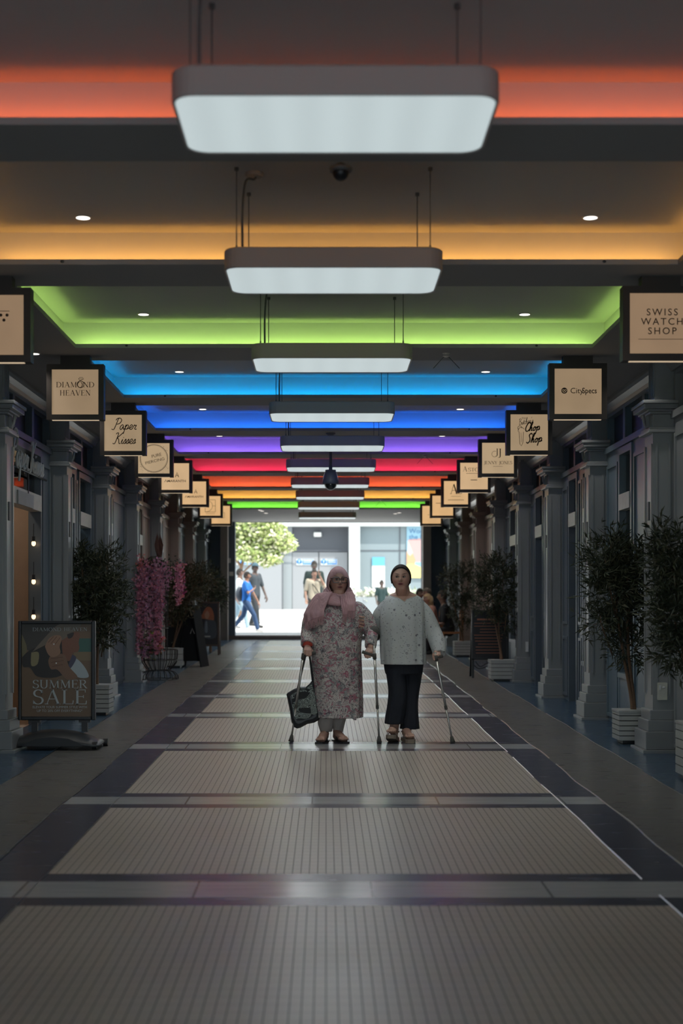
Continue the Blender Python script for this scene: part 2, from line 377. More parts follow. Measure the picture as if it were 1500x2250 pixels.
# ---- ceiling with lit trays
ZS, ZL, ZT = 3.585, 3.618, 3.815
TX0, TX1 = -2.06, 2.19
DF = [6.28, 8.85, 11.70, 14.5, 17.2, 19.85, 22.6, 25.55, 28.3, 31.0]
DN = [4.2, 6.80, 9.45, 12.30, 15.05, 17.75, 20.45, 23.2, 26.05, 28.8]
CO = [(1.0, .125, .006), (1.0, .45, .08), (.60, 1.0, .20), (0, .42, 1.0), (.01, .16, 1.0), (.27, .13, 1.0), (1.0, .025, .09), (1.0, .11, .03), (1.0, .45, .07), (.24, 1.0, .06)]
LED = [7.5, 9.5, 9, 10, 12, 12, 10, 12, 12, 11]
CNAME = ['orange red', 'amber', 'lime green', 'sky blue', 'deep blue', 'violet', 'crimson', 'bright orange', 'yellow', 'grass green']
ce = MB()
LED_W = .12; q_ = LED_W
ce.box(-OUT, TX0-q_, Y0, YE+.2, ZS, ZL); ce.box(TX1+q_, OUT, Y0, YE+.2, ZS, ZL)
prev = Y0
for i in range(10):
    a, b, c, d = TX0, TX1, DN[i], DF[i]
    ce.box(TX0-q_, TX1+q_, prev, c-q_, ZS, ZL); prev = d+q_
    for (p, q, r, t) in ((a-q_, a, c-q_, d+q_), (b, b+q_, c-q_, d+q_), (a, b, c-q_, c), (a, b, d, d+q_)): ce.box(p, q, r, t, ZS, ZS+.006)
    l = .008      # upstanding lip, with a small return over the light strip
    for (p, q, r, t) in ((a-l, a, c-l, d+l), (b, b+l, c-l, d+l), (a, b, c-l, c), (a, b, d, d+l)): ce.box(p, q, r, t, ZS+.006, ZL)
ce.box(TX0-q_, TX1+q_, prev, YE+.2, ZS, ZL)
struct(ce.build('ceiling', M['ceil']), 'grey arcade ceiling between the colour-lit trays')
for i in range(10):
    e = empty('ceiling_tray', (0.07, DN[i], ZL)); struct(e, 'recessed ceiling tray washed with %s light%s' % (CNAME[i], '' if i else ', nearest of all'))
    b = MB(); w_ = LED_W
    x0, x1, y0, y1 = TX0-w_, TX1+w_, DN[i]-w_, DF[i]+w_
    b.box(x0, x1, y0, y1, ZT, ZT+.04)
    z0 = ZS+.004
    b.box(x0-.03, x0, y0, y1, z0, ZT); b.box(x1, x1+.03, y0, y1, z0, ZT); b.box(x0-.03, x1+.03, y1, y1+.03, z0, ZT); b.box(x0-.03, x1+.03, y0-.03, y0, z0, ZT)
    b.build('tray_shell', M['traypaint'], e)
    s = MB(); h0, h1 = ZS+.008, ZS+.022; q = .004
    em = emis('led_%d' % i, CO[i], LED[i]*3.2)
    # strips lie on the ledge behind the lip
    s.box(TX0, TX1, DF[i]+.010, DF[i]+.010+q, h0, h1); s.box(TX0, TX1, DN[i]-.014, DN[i]-.010, h0, h1)
    s.box(TX0-.014, TX0-.010, DN[i], DF[i], h0, h1); s.box(TX1+.010, TX1+.014, DN[i], DF[i], h0, h1)
    s.build('light_strip', em, e)
    # small dark fixing clip on the lip
    c = MB()
    for xx in (TX0+.42, TX1-.46): c.ball((xx, DF[i]-.006, ZS+.018), (.012, .006, .009), 8, 6)
    c.build('fixing_clip', M['black'], e)
# roof slab over everything (keeps the sun off the arcade)
rf = MB(); rf.box(-7, 7, Y0, YE+.3, 4.1, 4.6); struct(rf.build('roof', M['dark_stone']), 'roof slab above the arcade ceiling')

# ---- shop side walls
def bayface(side): return XL if side < 0 else XR
def pier(mb, side, y0, y1, z0, z1, panels=True, mi=0):
    X = bayface(side); mb.box(X, X+side*.12, y0, y1, z0, z1, mi)
    if panels and y1-y0 > .2:
        for (a, b_) in ((z0+.12, z0+.85), (z0+1.0, z1-.15)):
            if b_-a > .2:
                e_ = .035
                for (p, q, r, s_) in ((y0+.07, y0+.07+e_, a, b_), (y1-.07-e_, y1-.07, a, b_), (y0+.07+e_, y1-.07-e_, a, a+e_), (y0+.07+e_, y1-.07-e_, b_-e_, b_)):
                    mb.box(X, X-side*.018, p, q, r, s_, mi)
        # board joints
        z = z0+.3
        while z < z1-.1: mb.box(X, X-side*.004, y0+.002, y0+.065, z, z+.01, mi); z += .42
COLD = [12.15, 15.05, 17.85, 20.6, 23.5, 26.4, 29.3, 32.2]
walls = {-1: MB(), 1: MB()}
wn = 0
def opening(side, y0, y1, kind, hue, tr=2.42, riser=.5):
    """glazed shop opening between y0 and y1"""
    global wn; wn += 1
    X = bayface(side); zf = fz((y0+y1)/2)
    e = empty(('window_%d' if kind != 'door' else 'door_%d') % wn, (X, y0, zf)); struct(e, '%s shop %s opening, about %d metres down the arcade' % ('left' if side < 0 else 'right', 'door' if kind == 'door' else 'window', round((y0+y1)/2)))
    f = MB(); s = side
    f.box(X-s*.02, X+s*.10, y0, y0+.06, zf, 3.05); f.box(X-s*.02, X+s*.10, y1-.06, y1, zf, 3.05); f.box(X-s*.02, X+s*.10, y0+.06, y1-.06, 2.98, 3.05)
    f.build('frame', M[hue], e)
    t = MB(); t.box(X-s*.03, X+s*.09, y0+.06, y1-.06, tr, tr+.16); t.build('transom_bar', M['wood_l'], e)
    g = MB(); g.box(X+s*.045, X+s*.05, y0+.06, y1-.06, tr+.16, 2.98); g.build('fanlight_pane', M['glass'], e)
    if kind == 'window':
        r = MB(); r.box(X-s*.015, X+s*.09, y0+.06, y1-.06, zf, zf+riser); r.box(X-s*.04, X+s*.1, y0+.06, y1-.06, zf+riser, zf+riser+.05)
        r.build('stall_riser', M[hue], e)
        g = MB(); g.box(X+s*.045, X+s*.05, y0+.06, y1-.06, zf+riser+.05, tr); g.build('display_pane', M['glass'], e)
    elif kind == 'door':
        d = MB(); a, b_ = y0+.06, y1-.06; D0, D1 = X+s*.12, X+s*.165
        d.box(D0, D1, a, a+.09, zf, tr); d.box(D0, D1, b_-.09, b_, zf, tr); d.box(D0, D1, a+.09, b_-.09, zf, zf+.75); d.box(D0, D1, a+.09, b_-.09, tr-.1, tr)
        dd = d.build('door_leaf', M['wood_d'] if hue == 'paint_b' else M[hue], e)
        g = MB(); g.box(X+s*.14, X+s*.145, a+.09, b_-.09, zf+.75, tr-.1); g.build('door_pane', M['glass'], e)
        h = MB(); h.tube([(X+s*.09, a+.05, zf+.95), (X+s*.09, a+.05, zf+1.25)], .012); h.build('door_handle', M['alu'], e)
    return e
# bays: from the far face of one column to the near face of the next
def bay(side, y0, y1, spec, hue):
    mb = walls[side]; mi = {'paint': 0, 'paint_d': 1, 'paint_r': 2, 'paint_b': 3}[hue]
    zf = fz((y0+y1)/2)-.05; X = bayface(side)
    cur = y0
    for (a, b_, kind) in spec:
        A, B = y0+(y1-y0)*a, y0+(y1-y0)*b_
        if A-cur > .02: pier(mb, side, cur, A, zf, 3.08, True, mi)
        opening(side, A, B, kind, hue); cur = B
    if y1-cur > .02: pier(mb, side, cur, y1, zf, 3.08, True, mi)
    # entablature
    mb.box(X-side*.03, X+side*.12, y0, y1, 3.06, 3.12, mi)
    n = 3
    mb.box(X, X+side*.12, y0, y1, 3.44, ZS, mi)
    for j in range(n+1):
        yy = y0+(y1-y0)*j/n; mb.box(X, X+side*.12, max(y0, yy-.05), min(y1, yy+.05), 3.12, 3.44, mi)
    mb.box(X+side*.07, X+side*.09, y0, y1, 3.12, 3.44, 4)
edges = [-3.0, 3.6, 6.45, 9.3]+COLD+[35.7]
specL = {3: [(.12, .5, 'door')], 4: [(.10, .80, 'open')], 5: [(.1, .45, 'window'), (.55, .9, 'door')], 11: [(.1, .5, 'window')], 6: [(.1, .5, 'window')], 7: [(.3, .62, 'door')], 8: [(.15, .6, 'window')], 9: [(.3, .62, 'door')], 10: [(.15, .6, 'window')]}
specR = {3: [(.05, .28, 'window')], 4: [(.5, .74, 'window')], 5: [(.16, .42, 'window'), (.56, .80, 'door')], 6: [(.5, .8, 'door')], 7: [(.35, .75, 'window')], 8: [(.2, .6, 'door')], 9: [(.35, .7, 'window')], 10: [(.2, .6, 'door')]}
for i in range(len(edges)-1):
    a, b_ = edges[i]+(.30 if i >= 2 else 0), edges[i+1]
    bay(-1, a, b_, specL.get(i, []), 'paint_b' if i in (7, 8) else 'paint_d')
    bay(1, a, b_, specR.get(i, []), {3: 'paint', 4: 'paint_r', 8: 'paint_b', 9: 'paint_b'}.get(i, 'paint_d' if i > 4 else 'paint'))
for side, nm in ((-1, 'wall_left'), (1, 'wall_right')):
    mb = walls[side]
    mb.box(side*OUT, side*(OUT+.2), Y0, YE, -.3, 4, 5)
    for i, d in enumerate(edges[2:-1]):
        mb.box(bayface(side)+side*.12, side*OUT, d+.10, d+.2, 0, ZS, 5)
    struct(mb.build(nm, [M['paint'], M['paint_d'], M['paint_r'], M['paint_b'], M['black'], M['brick']]), '%s row of panelled timber shop fronts' % nm[5:])
    c = MB(); X = bayface(side); s = side
    prof = [(0, 3.47), (.02, 3.47), (.035, 3.50), (.07, 3.54), (.10, 3.555), (.10, ZS)]
    c.grid([[(X-s*p, y, z) for p, z in prof] for y in (Y0, YE)])
    struct(c.build('trim_%d' % (7 if side < 0 else 8), M['paint']), 'cornice moulding under the %s ceiling edge' % nm[5:])
# ---- pilaster columns
def column(side, y, mt, idx):
    xi = -2.74 if side < 0 else 2.79; s = side; X = bayface(side); zf = fz(y)-.01
    e = empty('column', (X, y, zf)); struct(e, 'panelled pilaster column on the %s wall, %s' % ('left' if side < 0 else 'right', ['nearest in view', 'second in view', 'third in view', 'fourth in view', 'fifth in view', 'sixth in view', 'seventh in view', 'last before the street portal'][idx]))
    def ring(mb, p, z0, z1, py=None):
        py = p if py is None else py
        mb.box(xi-s*p, X+s*.02, y-py, y+.30+py, z0, z1)
    b = MB(); ring(b, .105, zf, zf+.035); ring(b, .075, zf+.035, zf+.19); ring(b, .05, zf+.19, zf+.285); ring(b, .028, zf+.285, zf+.37)
    bevel(b.build('base', mt, e), .006)
    sh = MB(); ring(sh, 0, zf+.37, 2.94); 
    # raised edge fillets on the inner face
    for (p, q) in ((y+.012, y+.04), (y+.26, y+.288)): sh.box(xi, xi-s*.012, p, q, zf+.5, 2.85)
    sh.box(xi+s*.02, xi+s*.04, y, y-.010, zf+.5, 2.85); sh.box(X-s*.05, X-s*.03, y, y-.010, zf+.5, 2.85)
    sh.build('shaft', mt, e)
    c = MB(); ring(c, .045, 2.94, 2.965); ring(c, .03, 2.965, 2.99); ring(c, .0, 2.99, 3.10); ring(c, .03, 3.10, 3.12); ring(c, .05, 3.12, 3.14); ring(c, .085, 3.14, 3.18); ring(c, .10, 3.18, 3.21)
    bevel(c.build('capital', mt, e), .005)
    u = MB(); u.box(xi+s*.03, X+s*.02, y+.03, y+.27, 3.21, ZS-.002)
    for k_ in range(4): u.box(xi+s*.03, xi+s*.018, y+.05+k_*.055, y+.075+k_*.055, 3.26, ZS-.03)
    u.box(xi+s*.02, X, y+.015, y+.285, 3.21, 3.25); u.build('fluted_block', mt, e)
    br = MB(); br.box(xi-s*.001, xi-s*.03, y+.12, y+.18, 3.0, 3.10); br.tube([(xi-s*.05, y+.15, 3.11), (xi-s*.04, y+.15, 3.04), (xi-s*.02, y+.15, 3.0)], .014); br.build('scroll_bracket', mt, e)
    pl = MB(); pl.box(xi, xi-s*.016, y+.10, y+.16, 2.20, 2.36); pl.build('door_contact_plate', M['plastic_g'], e)
    return e
for i, d in enumerate(COLD):
    for side in (-1, 1):
        mt = M['paint'] if i < 3 else (M['paint_b'] if i in (5, 6) else M['paint'])
        if side < 0 and i == 0: mt = M['paint']
        e = column(side, d, mt, i)
        if side > 0 and i == 0:
            so = MB(); x0, z0 = PX(1443, d), PZ(1538, d); x1, z1 = PX(1465, d), PZ(1500, d)
            so.box(x0, x1, d-.02, d-.0005, z0, z1); bevel(so.build('socket_plate', M['wood_l'], e), .003)
            so = MB(); so.box(x0+.012, x0+.028, d-.028, d-.019, z1-.06, z1-.02); so.ball(((x0+x1)/2+.01, d-.02, z1-.04), (.014, .008, .01), 10, 6); so.build('switch', M['white'], e)
        if i == 3 and side > 0:
            so = MB(); so.box(PX(1154, d), PX(1160, d), d-.03, d, PZ(1432, d), PZ(1410, d)); so.build('socket_plate', M['white'], e)
# ---- end portal
po = MB(); zE = fz(YE)
po.box(-OUT, PX(517, YE), YE-.12, YE+.12, zE-.3, ZS); po.box(PX(925, YE), OUT, YE-.12, YE+.12, zE-.3, ZS)
po.box(PX(517, YE), PX(925, YE), YE-.12, YE+.12, PZ(1143, YE), ZS)
struct(po.build('wall_end', M['slateblue'] if 'slateblue' in M else mat('portal_blue_grey', (.08, .11, .15), .5)), 'dark blue-grey portal frame at the street end')
for xx, yy, wd, hh in ((502, 1232, 9, 10), (508, 1261, 9, 9)):
    sw = MB(); sw.box(PX(xx-wd/2, YE-.12), PX(xx+wd/2, YE-.12), YE-.14, YE-.12, PZ(yy+hh/2, YE), PZ(yy-hh/2, YE))
    tag(sw.build('switch_box', M['white']), '%s small pale switch box on the dark portal post' % ('upper' if yy < 1250 else 'lower'), 'switch box')
po = MB()
for (x0, x1, cm) in ((484, 500, 0), (929, 947, 0)): po.box(PX(x0, YE-.5), PX(x1, YE-.5), YE-.5, YE-.13, zE-.1, ZS)
struct(po.build('trim_9', M['paint_b']), 'brown pilaster strips beside the street portal')
th = MB(); th.box(-2.6, 2.6, YE-.15, YE+.75, zE-.2, zE+.10); struct(th.build('trim_10', mat('threshold_stone', (.16, .12, .11), .5, nz=.2)), 'dark brown stone threshold at the street end')
# ================================================================ STREET
M['pave'] = mat('pale_pavement', (.74, .72, .70), .8, nz=.12, nscale=.8)
M['kerb'] = mat('kerb_stone', (.30, .28, .26), .8)
M['facade'] = mat('facade_white', (.225, .25, .265), .7, nz=.03, nscale=.3)
M['facade_b'] = mat('facade_pale_blue', (.185, .23, .25), .7, nz=.1, nscale=.3)
M['facade_w'] = mat('door_white', (.24, .25, .265), .5)
M['facade_g'] = mat('facade_grey', (.07, .076, .09), .7)
def gz(y): return .73+.0272*(y-36)
g = MB()
g.quad([(-40, 36.5, gz(36.5)), (40, 36.5, gz(36.5)), (40, 80, gz(80)), (-40, 80, gz(80))])
struct(g.build('street', M['pave']), 'sunlit pale paving of the street beyond the arcade')
k = MB(); k.box(-30, 30, 43.8, 44.2, gz(44)-.2, gz(44)+.03); k.box(-30, 30, 37.0, 37.15, gz(37)-.2, gz(37)+.02); struct(k.build('kerb', M['kerb']), 'low grey kerb line across the street')
YF = 58.0; zb = gz(YF)-.1
def FX(px): return PX(px, YF)
def FZ(py): return PZ(py, YF)
f = MB(); f.box(-30, 30, YF+.6, YF+1.2, zb, 9, 0)
f.box(-30, FX(622), YF+.0, YF+.6, zb, FZ(1140), 0)
f.box(-30, 30, YF-.3, YF+.6, FZ(1157), 9, 3)
f.box(FX(640), FX(768), YF+.3, YF+.6, FZ(1212), FZ(1157), 2)
f.box(FX(622), FX(641), YF+.2, YF+.6, zb, FZ(1157), 0)
f.box(FX(766), FX(790), YF-.5, YF+.6, zb, FZ(1158), 3)
f.box(FX(790), 30, YF-.0, YF+.6, zb, FZ(1120), 1)
f.box(FX(877), FX(879), YF-.03, YF+.0, zb, FZ(1140), 2)
for px in (556, 620): f.box(FX(px), FX(px+1.5), YF-.02, YF, zb, FZ(1205), 2)
f.box(-30, 30, YF-.02, YF+.0, FZ(1211), FZ(1209), 2)
struct(f.build('wall_opposite', [M['facade'], M['facade_b'], M['facade_g'], mat('facade_bright', (.42, .44, .44), .6)]), 'pale building front across the street')
dn = 40
for (a, b_) in ((561, 619), (642, 699), (701, 763)):
    dn += 1; d = MB(); d.box(FX(a), FX(b_), YF+.22 if a > 600 else YF-.04, YF+.35 if a > 600 else YF+.02, zb, FZ(1213)); o = d.build('door_%d' % dn, M['facade_w'])
    struct(o, 'tall pale plant room door across the street, '+['leftmost', 'middle', 'rightmost'][dn-41])
bl = mat('notice_blue', (.03, .19, .50), .5)
for i, (a, b_, cy_, lab) in enumerate(((520, 553, 1234, 'blue and white notice on the wall behind the tree, leftmost'), (570, 607, 1234, 'blue and white notice below the edge of the tree leaves'), (651, 689, 1234, 'blue and white notice on the left plant room door'), (705, 741, 1234, 'blue and white notice on the right plant room door'))):
    yy = (YF+.20 if a > 600 else YF-.06); e = empty('safety_notice', (FX(a), yy, FZ(cy_+6))); tag(e, lab, 'notice', 'blue mandatory notices across the street')
    n = MB(); n.box(FX(a), FX(b_), yy-.01, yy, FZ(cy_+7), FZ(cy_-6)); n.build('board', M['white'], e)
    n = MB(); n.lathe((0, 0, 0), [(.1, 0), (.1, .01)]); n.v = []; n.f = []; n.m = []
    cx_ = FX(a+6); r_ = .11; n.quad([(cx_+r_*math.cos(t/20*2*PI), yy-.012, FZ(cy_)+r_*math.sin(t/20*2*PI)) for t in range(20)])
    n.box(FX(a+13), FX(b_-1), yy-.013, yy-.01, FZ(cy_+6), FZ(cy_-5)); n.build('blue_field', bl, e)
    n = MB(); n.box(cx_-.02, cx_+.02, yy-.015, yy-.0125, FZ(cy_)-.02, FZ(cy_)+.07); n.box(cx_-.02, cx_+.02, yy-.015, yy-.0125, FZ(cy_)-.07, FZ(cy_)-.04)
    for q in (-2.5, 1.5): n.box(FX(a+15), FX(b_-3), yy-.016, yy-.0135, FZ(cy_+q+1), FZ(cy_+q-1))
    n.build('symbol', M['white'], e)
lp = MB(); lp.box(FX(689), FX(706), YF+.1, YF+.3, FZ(1179), FZ(1169)); tag(bevel(lp.build('bulkhead_light', M['white']), .03), 'white bulkhead light above the grey doors across the street', 'light')
# poster right
e = empty('poster', (FX(893), YF-.08, FZ(1270))); tag(e, 'large colourful poster with blue top and yellow foot on the building across the street', 'poster')
n = MB(); n.box(FX(893), FX(945), YF-.06, YF-.01, FZ(1270), FZ(1150)); n.build('backing', mat('poster_blue', (.22, .38, .48), .5), e)
PS = [('poster_pink', (.45, .27, .26), [(896, 1186), (945, 1180), (945, 1235), (893, 1235)]), ('poster_orange', (.55, .28, .15), [(893, 1212), (902, 1206), (912, 1230), (910, 1245), (893, 1245)]), ('poster_cream', (.5, .42, .35), [(897, 1190), (907, 1215), (900, 1222), (894, 1215)]),
      ('poster_yellow', (.6, .5, .18), [(893, 1240), (905, 1238), (925, 1246), (945, 1242), (945, 1270), (893, 1270)])]
for i, (nm, c_, pts) in enumerate(PS):
    n = MB(); n.quad([(FX(p[0]), YF-.062-.004*i, FZ(p[1])) for p in pts[::-1]]); n.build('artwork', mat(nm, c_, .5), e)
n = MB(); put_text(n, 'Wor', lambda u, v: (FX(898)+u, YF-.07, FZ(1172)+v), .28, align='LEFT'); put_text(n, 'the l', lambda u, v: (FX(898)+u, YF-.07, FZ(1185)+v), .28, align='LEFT'); n.build('lettering', mat('poster_navy', (.03, .12, .28), .5), e)
e = empty('wall_notice', (FX(817), YF-.08, FZ(1290))); tag(e, 'white wall notice with sky blue heading beyond the women', 'notice')
n = MB(); n.box(FX(817), FX(845), YF-.05, YF-.01, FZ(1290), FZ(1224)); n.build('sheet', M['white'], e)
n = MB(); n.box(FX(817), FX(845), YF-.06, YF-.052, FZ(1243), FZ(1224)); n.build('heading', mat('sky_blue_print', (.10, .33, .46), .5), e)
n = MB()
for q in (1250, 1256, 1262, 1268, 1274, 1280): n.box(FX(820), FX(842), YF-.054, YF-.051, FZ(q+1.2), FZ(q))
n.build('text_lines', M['facade_g'], e)
# ================================================================ CEILING FITTINGS
LW, LD, LH = 1.17, .65, .112
def rrect(cx, cy_, w_, d_, r, n=6):
    out = []
    for (sx, sy, a0) in ((1, 1, 0), (-1, 1, 90), (-1, -1, 180), (1, -1, 270)):
        for k_ in range(n+1):
            a = math.radians(a0+90*k_/n); out.append((cx+sx*(w_/2-r)+r*math.cos(a), cy_+sy*(d_/2-r)+r*math.sin(a)))
    return out
diffm, nt, b_, vec, x, y, z = newmat('lit_diffuser', .5)
band_ = mth(nt, 'MULTIPLY_ADD', mth(nt, 'COSINE', mth(nt, 'MULTIPLY', x, 2*PI/.19)), .035, .965)
b_.inputs['Base Color'].default_value = (.6, .62, .62, 1); b_.inputs['Emission Color'].default_value = (.80, .93, .95, 1)
nt.links.new(mth(nt, 'MULTIPLY', band_, .62), b_.inputs['Emission Strength'])
LAMPS = [(737, 732, 210), (732.5, 485, 588), (729, 356, 787), (729, 278, 908), (730, 231, 979), (727, 198.5, 1027), (725, 173, 1065), (725, 152, 1092), (722, 137, 1115), (719, 127, 1137)]
ORD = ['nearest', 'second nearest', 'third', 'fourth', 'fifth', 'sixth', 'seventh', 'eighth', 'ninth', 'farthest']
BACK = ['in front of the orange red tray', 'in front of the amber tray', 'in front of the lime green tray', 'above the sky blue tray edge', 'before the violet band of light', 'before the crimson band of light', 'behind the dome camera', 'before the yellow band of light', 'before the last green band', 'just inside the street portal']
first = None
for i, (px, wpx, py) in enumerate(LAMPS):
    D = F*LW/wpx; X = PX(px, D); zb_ = PZ(py, D)
    if first is None:
        e = empty('pendant_light', (X, D, zb_)); first = e
        h = MB(); cx, cyy = X, D+LD/2
        rows = [[(p[0], p[1], zz) for p in rrect(cx, cyy, LW-2*i_, LD-2*i_, .09-i_*.5)] for (i_, zz) in ((.012, zb_+.004), (.004, zb_), (0, zb_+.006), (0, zb_+LH-.008), (.006, zb_+LH), (.05, zb_+LH+.001))]
        h.grid(rows, closed=True); h.quad([tuple(p) for p in rows[-1]]); h.build('housing', M['lampbody'], e, smooth=False)
        d = MB(); r0 = [(p[0], p[1], zb_+.004) for p in rrect(cx, cyy, LW-.024, LD-.024, .084)]; d.quad(r0[::-1]); d.build('diffuser', diffm, e)
        for (dx, dy) in ((-.52, .1), (.52, .1), (-.48, LD-.08), (.48, LD-.08)):
            c_ = MB(); c_.tube([(X+dx, D+dy, zb_+LH-.005), (X+dx, D+dy, ZT)], .0032, 6); c_.tube([(X+dx, D+dy, ZT-.02), (X+dx, D+dy, ZT+.002)], .012, 8); c_.tube([(X+dx, D+dy, zb_+LH), (X+dx, D+dy, zb_+LH+.03)], .006, 6); c_.build('suspension_wire', M['alu'] if False else M['plastic_g'], e)
        c_ = MB(); c_.tube(catmull([(X-.49, D+.13, zb_+LH), (X-.49, D+.13, zb_+.33), (X-.475, D+.16, ZT-.06), (X-.43, D+.2, ZT-.035), (X-.42, D+.2, ZT-.012)]), .007, 8); c_.build('flex_cable', M['plastic_g'], e)
        c_ = MB(); c_.lathe((X-.43, D+.2, ZT-.022), [(.045, 0), (.05, .008), (.05, .024)]); c_.build('ceiling_rose', M['lampbody'], e)
        zf0 = zb_
    else:
        e = first.copy(); COL.objects.link(e); e.location = (X, D, zb_)
        kids = [c for c in first.children if c.type == 'MESH']
        for ch in kids:
            c = ch.copy(); COL.objects.link(c); c.parent = e
    tag(e, ('white pendant light panel ' + BACK[i] + ', %s of the row' % ORD[i]), 'pendant light', 'pendant light panels down the arcade')
    l = bpy.data.lights.new('pendant_glow', 'AREA'); l.shape = 'RECTANGLE'; l.size = LW-.06; l.size_y = LD-.06; l.energy = PEND*(.35 if i == 0 else .6 if i == 1 else 1.15); l.color = (.92, .98, 1.0)
    lo = bpy.data.objects.new('pendant_glow', l); COL.objects.link(lo); lo.location = (0, LD/2, .0035); lo.parent = e
# downlights
dlm = emis('downlight_glow', (1.0, .93, .84), 2.6)
ring_m = mat('downlight_ring', (.5, .48, .46), .4)
first = None
def downlight(X, Y, z, lab, r=.042, power=None, grp='recessed downlights'):
    global first
    if first is None:
        e = empty('downlight', (X, Y, z)); first = e
        a = MB(); a.lathe((X, Y, z-.006), [(r+.008, 0), (r+.012, .003), (r+.010, .008)], 20); a.build('trim_ring', ring_m, e)
        a = MB(); a.quad([(X+r*math.cos(2*PI*k_/20), Y+r*math.sin(2*PI*k_/20), z-.007) for k_ in range(20)][::-1]); a.build('lens', dlm, e)
    else:
        e = first.copy(); COL.objects.link(e); e.location = (X, Y, z)
        for ch in first.children:
            if ch.type == 'MESH': c = ch.copy(); COL.objects.link(c); c.parent = e
    l = bpy.data.lights.new('downlight_beam', 'SPOT'); l.energy = power if power else (DOWN*.6 if Y < 9 else DOWN); l.spot_size = math.radians(98); l.spot_blend = .8; l.shadow_soft_size = .04; l.color = (1, .95, .88)
    lo = bpy.data.objects.new('downlight_beam', l); COL.objects.link(lo); lo.location = (0, 0, -.02); lo.parent = e
    tag(e, lab, 'downlight', grp)
for i in range(10):
    for sx, X in (('left', -1.47), ('right', 1.60)):
        if i < 1: continue
        downlight(X, DF[i]-.24, ZT, 'small round recessed downlight on the %s of the %s tray' % (sx, CNAME[i]))
    if i >= 2:
        for sx, X in (('left', -2.45), ('right', 2.6)):
            downlight(X, DF[i]+.25, ZS, 'small round downlight in the %s ceiling edge next to the %s tray' % (sx, CNAME[i]), power=DOWN*.25, grp='edge downlights')
for j, (px, py) in enumerate(((571, 1112), (576, 1119), (584, 1127), (877, 1114), (868, 1127))):
    D = max(31.3+.3*j, 2.13*F/(VPY-py)); downlight(PX(px, D), D, ZS, 'tiny downlight in the plain ceiling by the street end, %s' % ['left group back', 'left group middle', 'left group front', 'right group back', 'right group front'][j], power=40)
# overhead daylight-white fill comes only from the lamps themselves
for i, (px, wpx, py) in enumerate(LAMPS):
    pass
# dome cameras
def dome_camera():
    D = 17.45; X = PX(726, D); zt = ZS; zb_ = PZ(1082, D)
    e = empty('dome_camera', (X, D, zt)); tag(e, 'dark dome security camera hanging on a long pole from the ceiling', 'security camera')
    def P(r, py): return (r, PZ(py, D)-zb_)
    a = MB(); a.tube([(X, D, PZ(1032, D)), (X, D, zt)], .018, 12); a.lathe((X, D, zt-.03), [(.03, 0), (.06, .02), (.06, .03)]); a.build('pole', M['plastic_g'], e, smooth=False)
    a = MB(); z0 = PZ(1064, D); a.lathe((X, D, z0), [(.085, 0), (.102, .012), (.100, .05), (.080, .12), (.070, .15), (.066, .155), (.066, .175), (.022, .18), (.022, .23)], 28); a.build('housing', mat('navy_grey_housing', (.07, .085, .13), .4), e, smooth=True)
    a = MB(); a.ball((X, D, z0), (.068, .068, .075), 24, 16); a.build('dome', mat('smoked_dome', (.01, .015, .015), .08, coat=.5), e, smooth=True)
    a = MB(); rr = [(X+.072*math.cos(t), D-.02, z0+.072*math.sin(t)) for t in [PI+PI*k_/16 for k_ in range(17)]]; a.tube(rr, .004, 6); a.build('clear_rim', M['white'], e)
    D2 = 6.9; X2 = PX(748, D2)
    e = empty('ceiling_camera', (X2, D2, ZS)); tag(e, 'small dark ceiling dome just behind the nearest pendant light', 'security camera')
    a = MB(); a.lathe((X2, D2, ZS-.02), [(.052, 0), (.056, .01), (.056, .02)]); a.build('collar', M['plastic_g'], e)
    a = MB(); a.ball((X2, D2, ZS-.02), (.042, .042, .045), 20, 12); a.build('dome', M['black'], e, smooth=True)
dome_camera()
for (px, py, lab) in ((980, 776, 'before the sky blue tray'), (933, 999, 'before the crimson tray'), (837, 1098, 'before the last green tray')):
    D = 2.13*F/(VPY-py); X = PX(px, D); e = empty('ceiling_sensor', (X, D, ZS)); tag(e, 'small ceiling sprinkler head with two splayed wires ' + lab, 'sprinkler')
    a = MB(); a.lathe((X, D, ZS-.035), [(.01, 0), (.03, .01), (.02, .02), (.035, .036)], 12); a.build('head', M['alu'], e)
    a = MB()
    for s_ in (-1, 1): a.tube([(X+s_*.02, D, ZS-.03), (X+s_*.11, D-.02, ZS-.13)], .003, 5)
    a.build('wire', M['plastic_g'], e)
# ================================================================ HANGING SHOP SIGNS
def signmat(name, c, s):
    m, nt, b_, vec, x, y, z = newmat(name, .5)
    b_.inputs['Base Color'].default_value = (.12, .10, .08, 1); b_.inputs['Specular IOR Level'].default_value = .2
    n = noise_out(nt, vec, 3.5, 2)
    col = mixc(nt, n, tuple(v*.82 for v in c), tuple(v*1.15 for v in c))
    nt.links.new(col, b_.inputs['Emission Color']); b_.inputs['Emission Strength'].default_value = s
    return m
SD = [9.15, 12.05, 14.85, 17.5, 20.15, 22.9, 25.8, 28.6]
SM = [signmat('sign_face_%d' % i, c, s) for i, (c, s) in enumerate((((.36, .235, .14), .72), ((.36, .25, .15), .78), ((.40, .285, .17), .82), ((.46, .33, .195), .95), ((.60, .40, .22), 1.0), ((.66, .42, .21), 1.0), ((.70, .43, .20), 1.0), ((.70, .43, .20), 1.0)))]
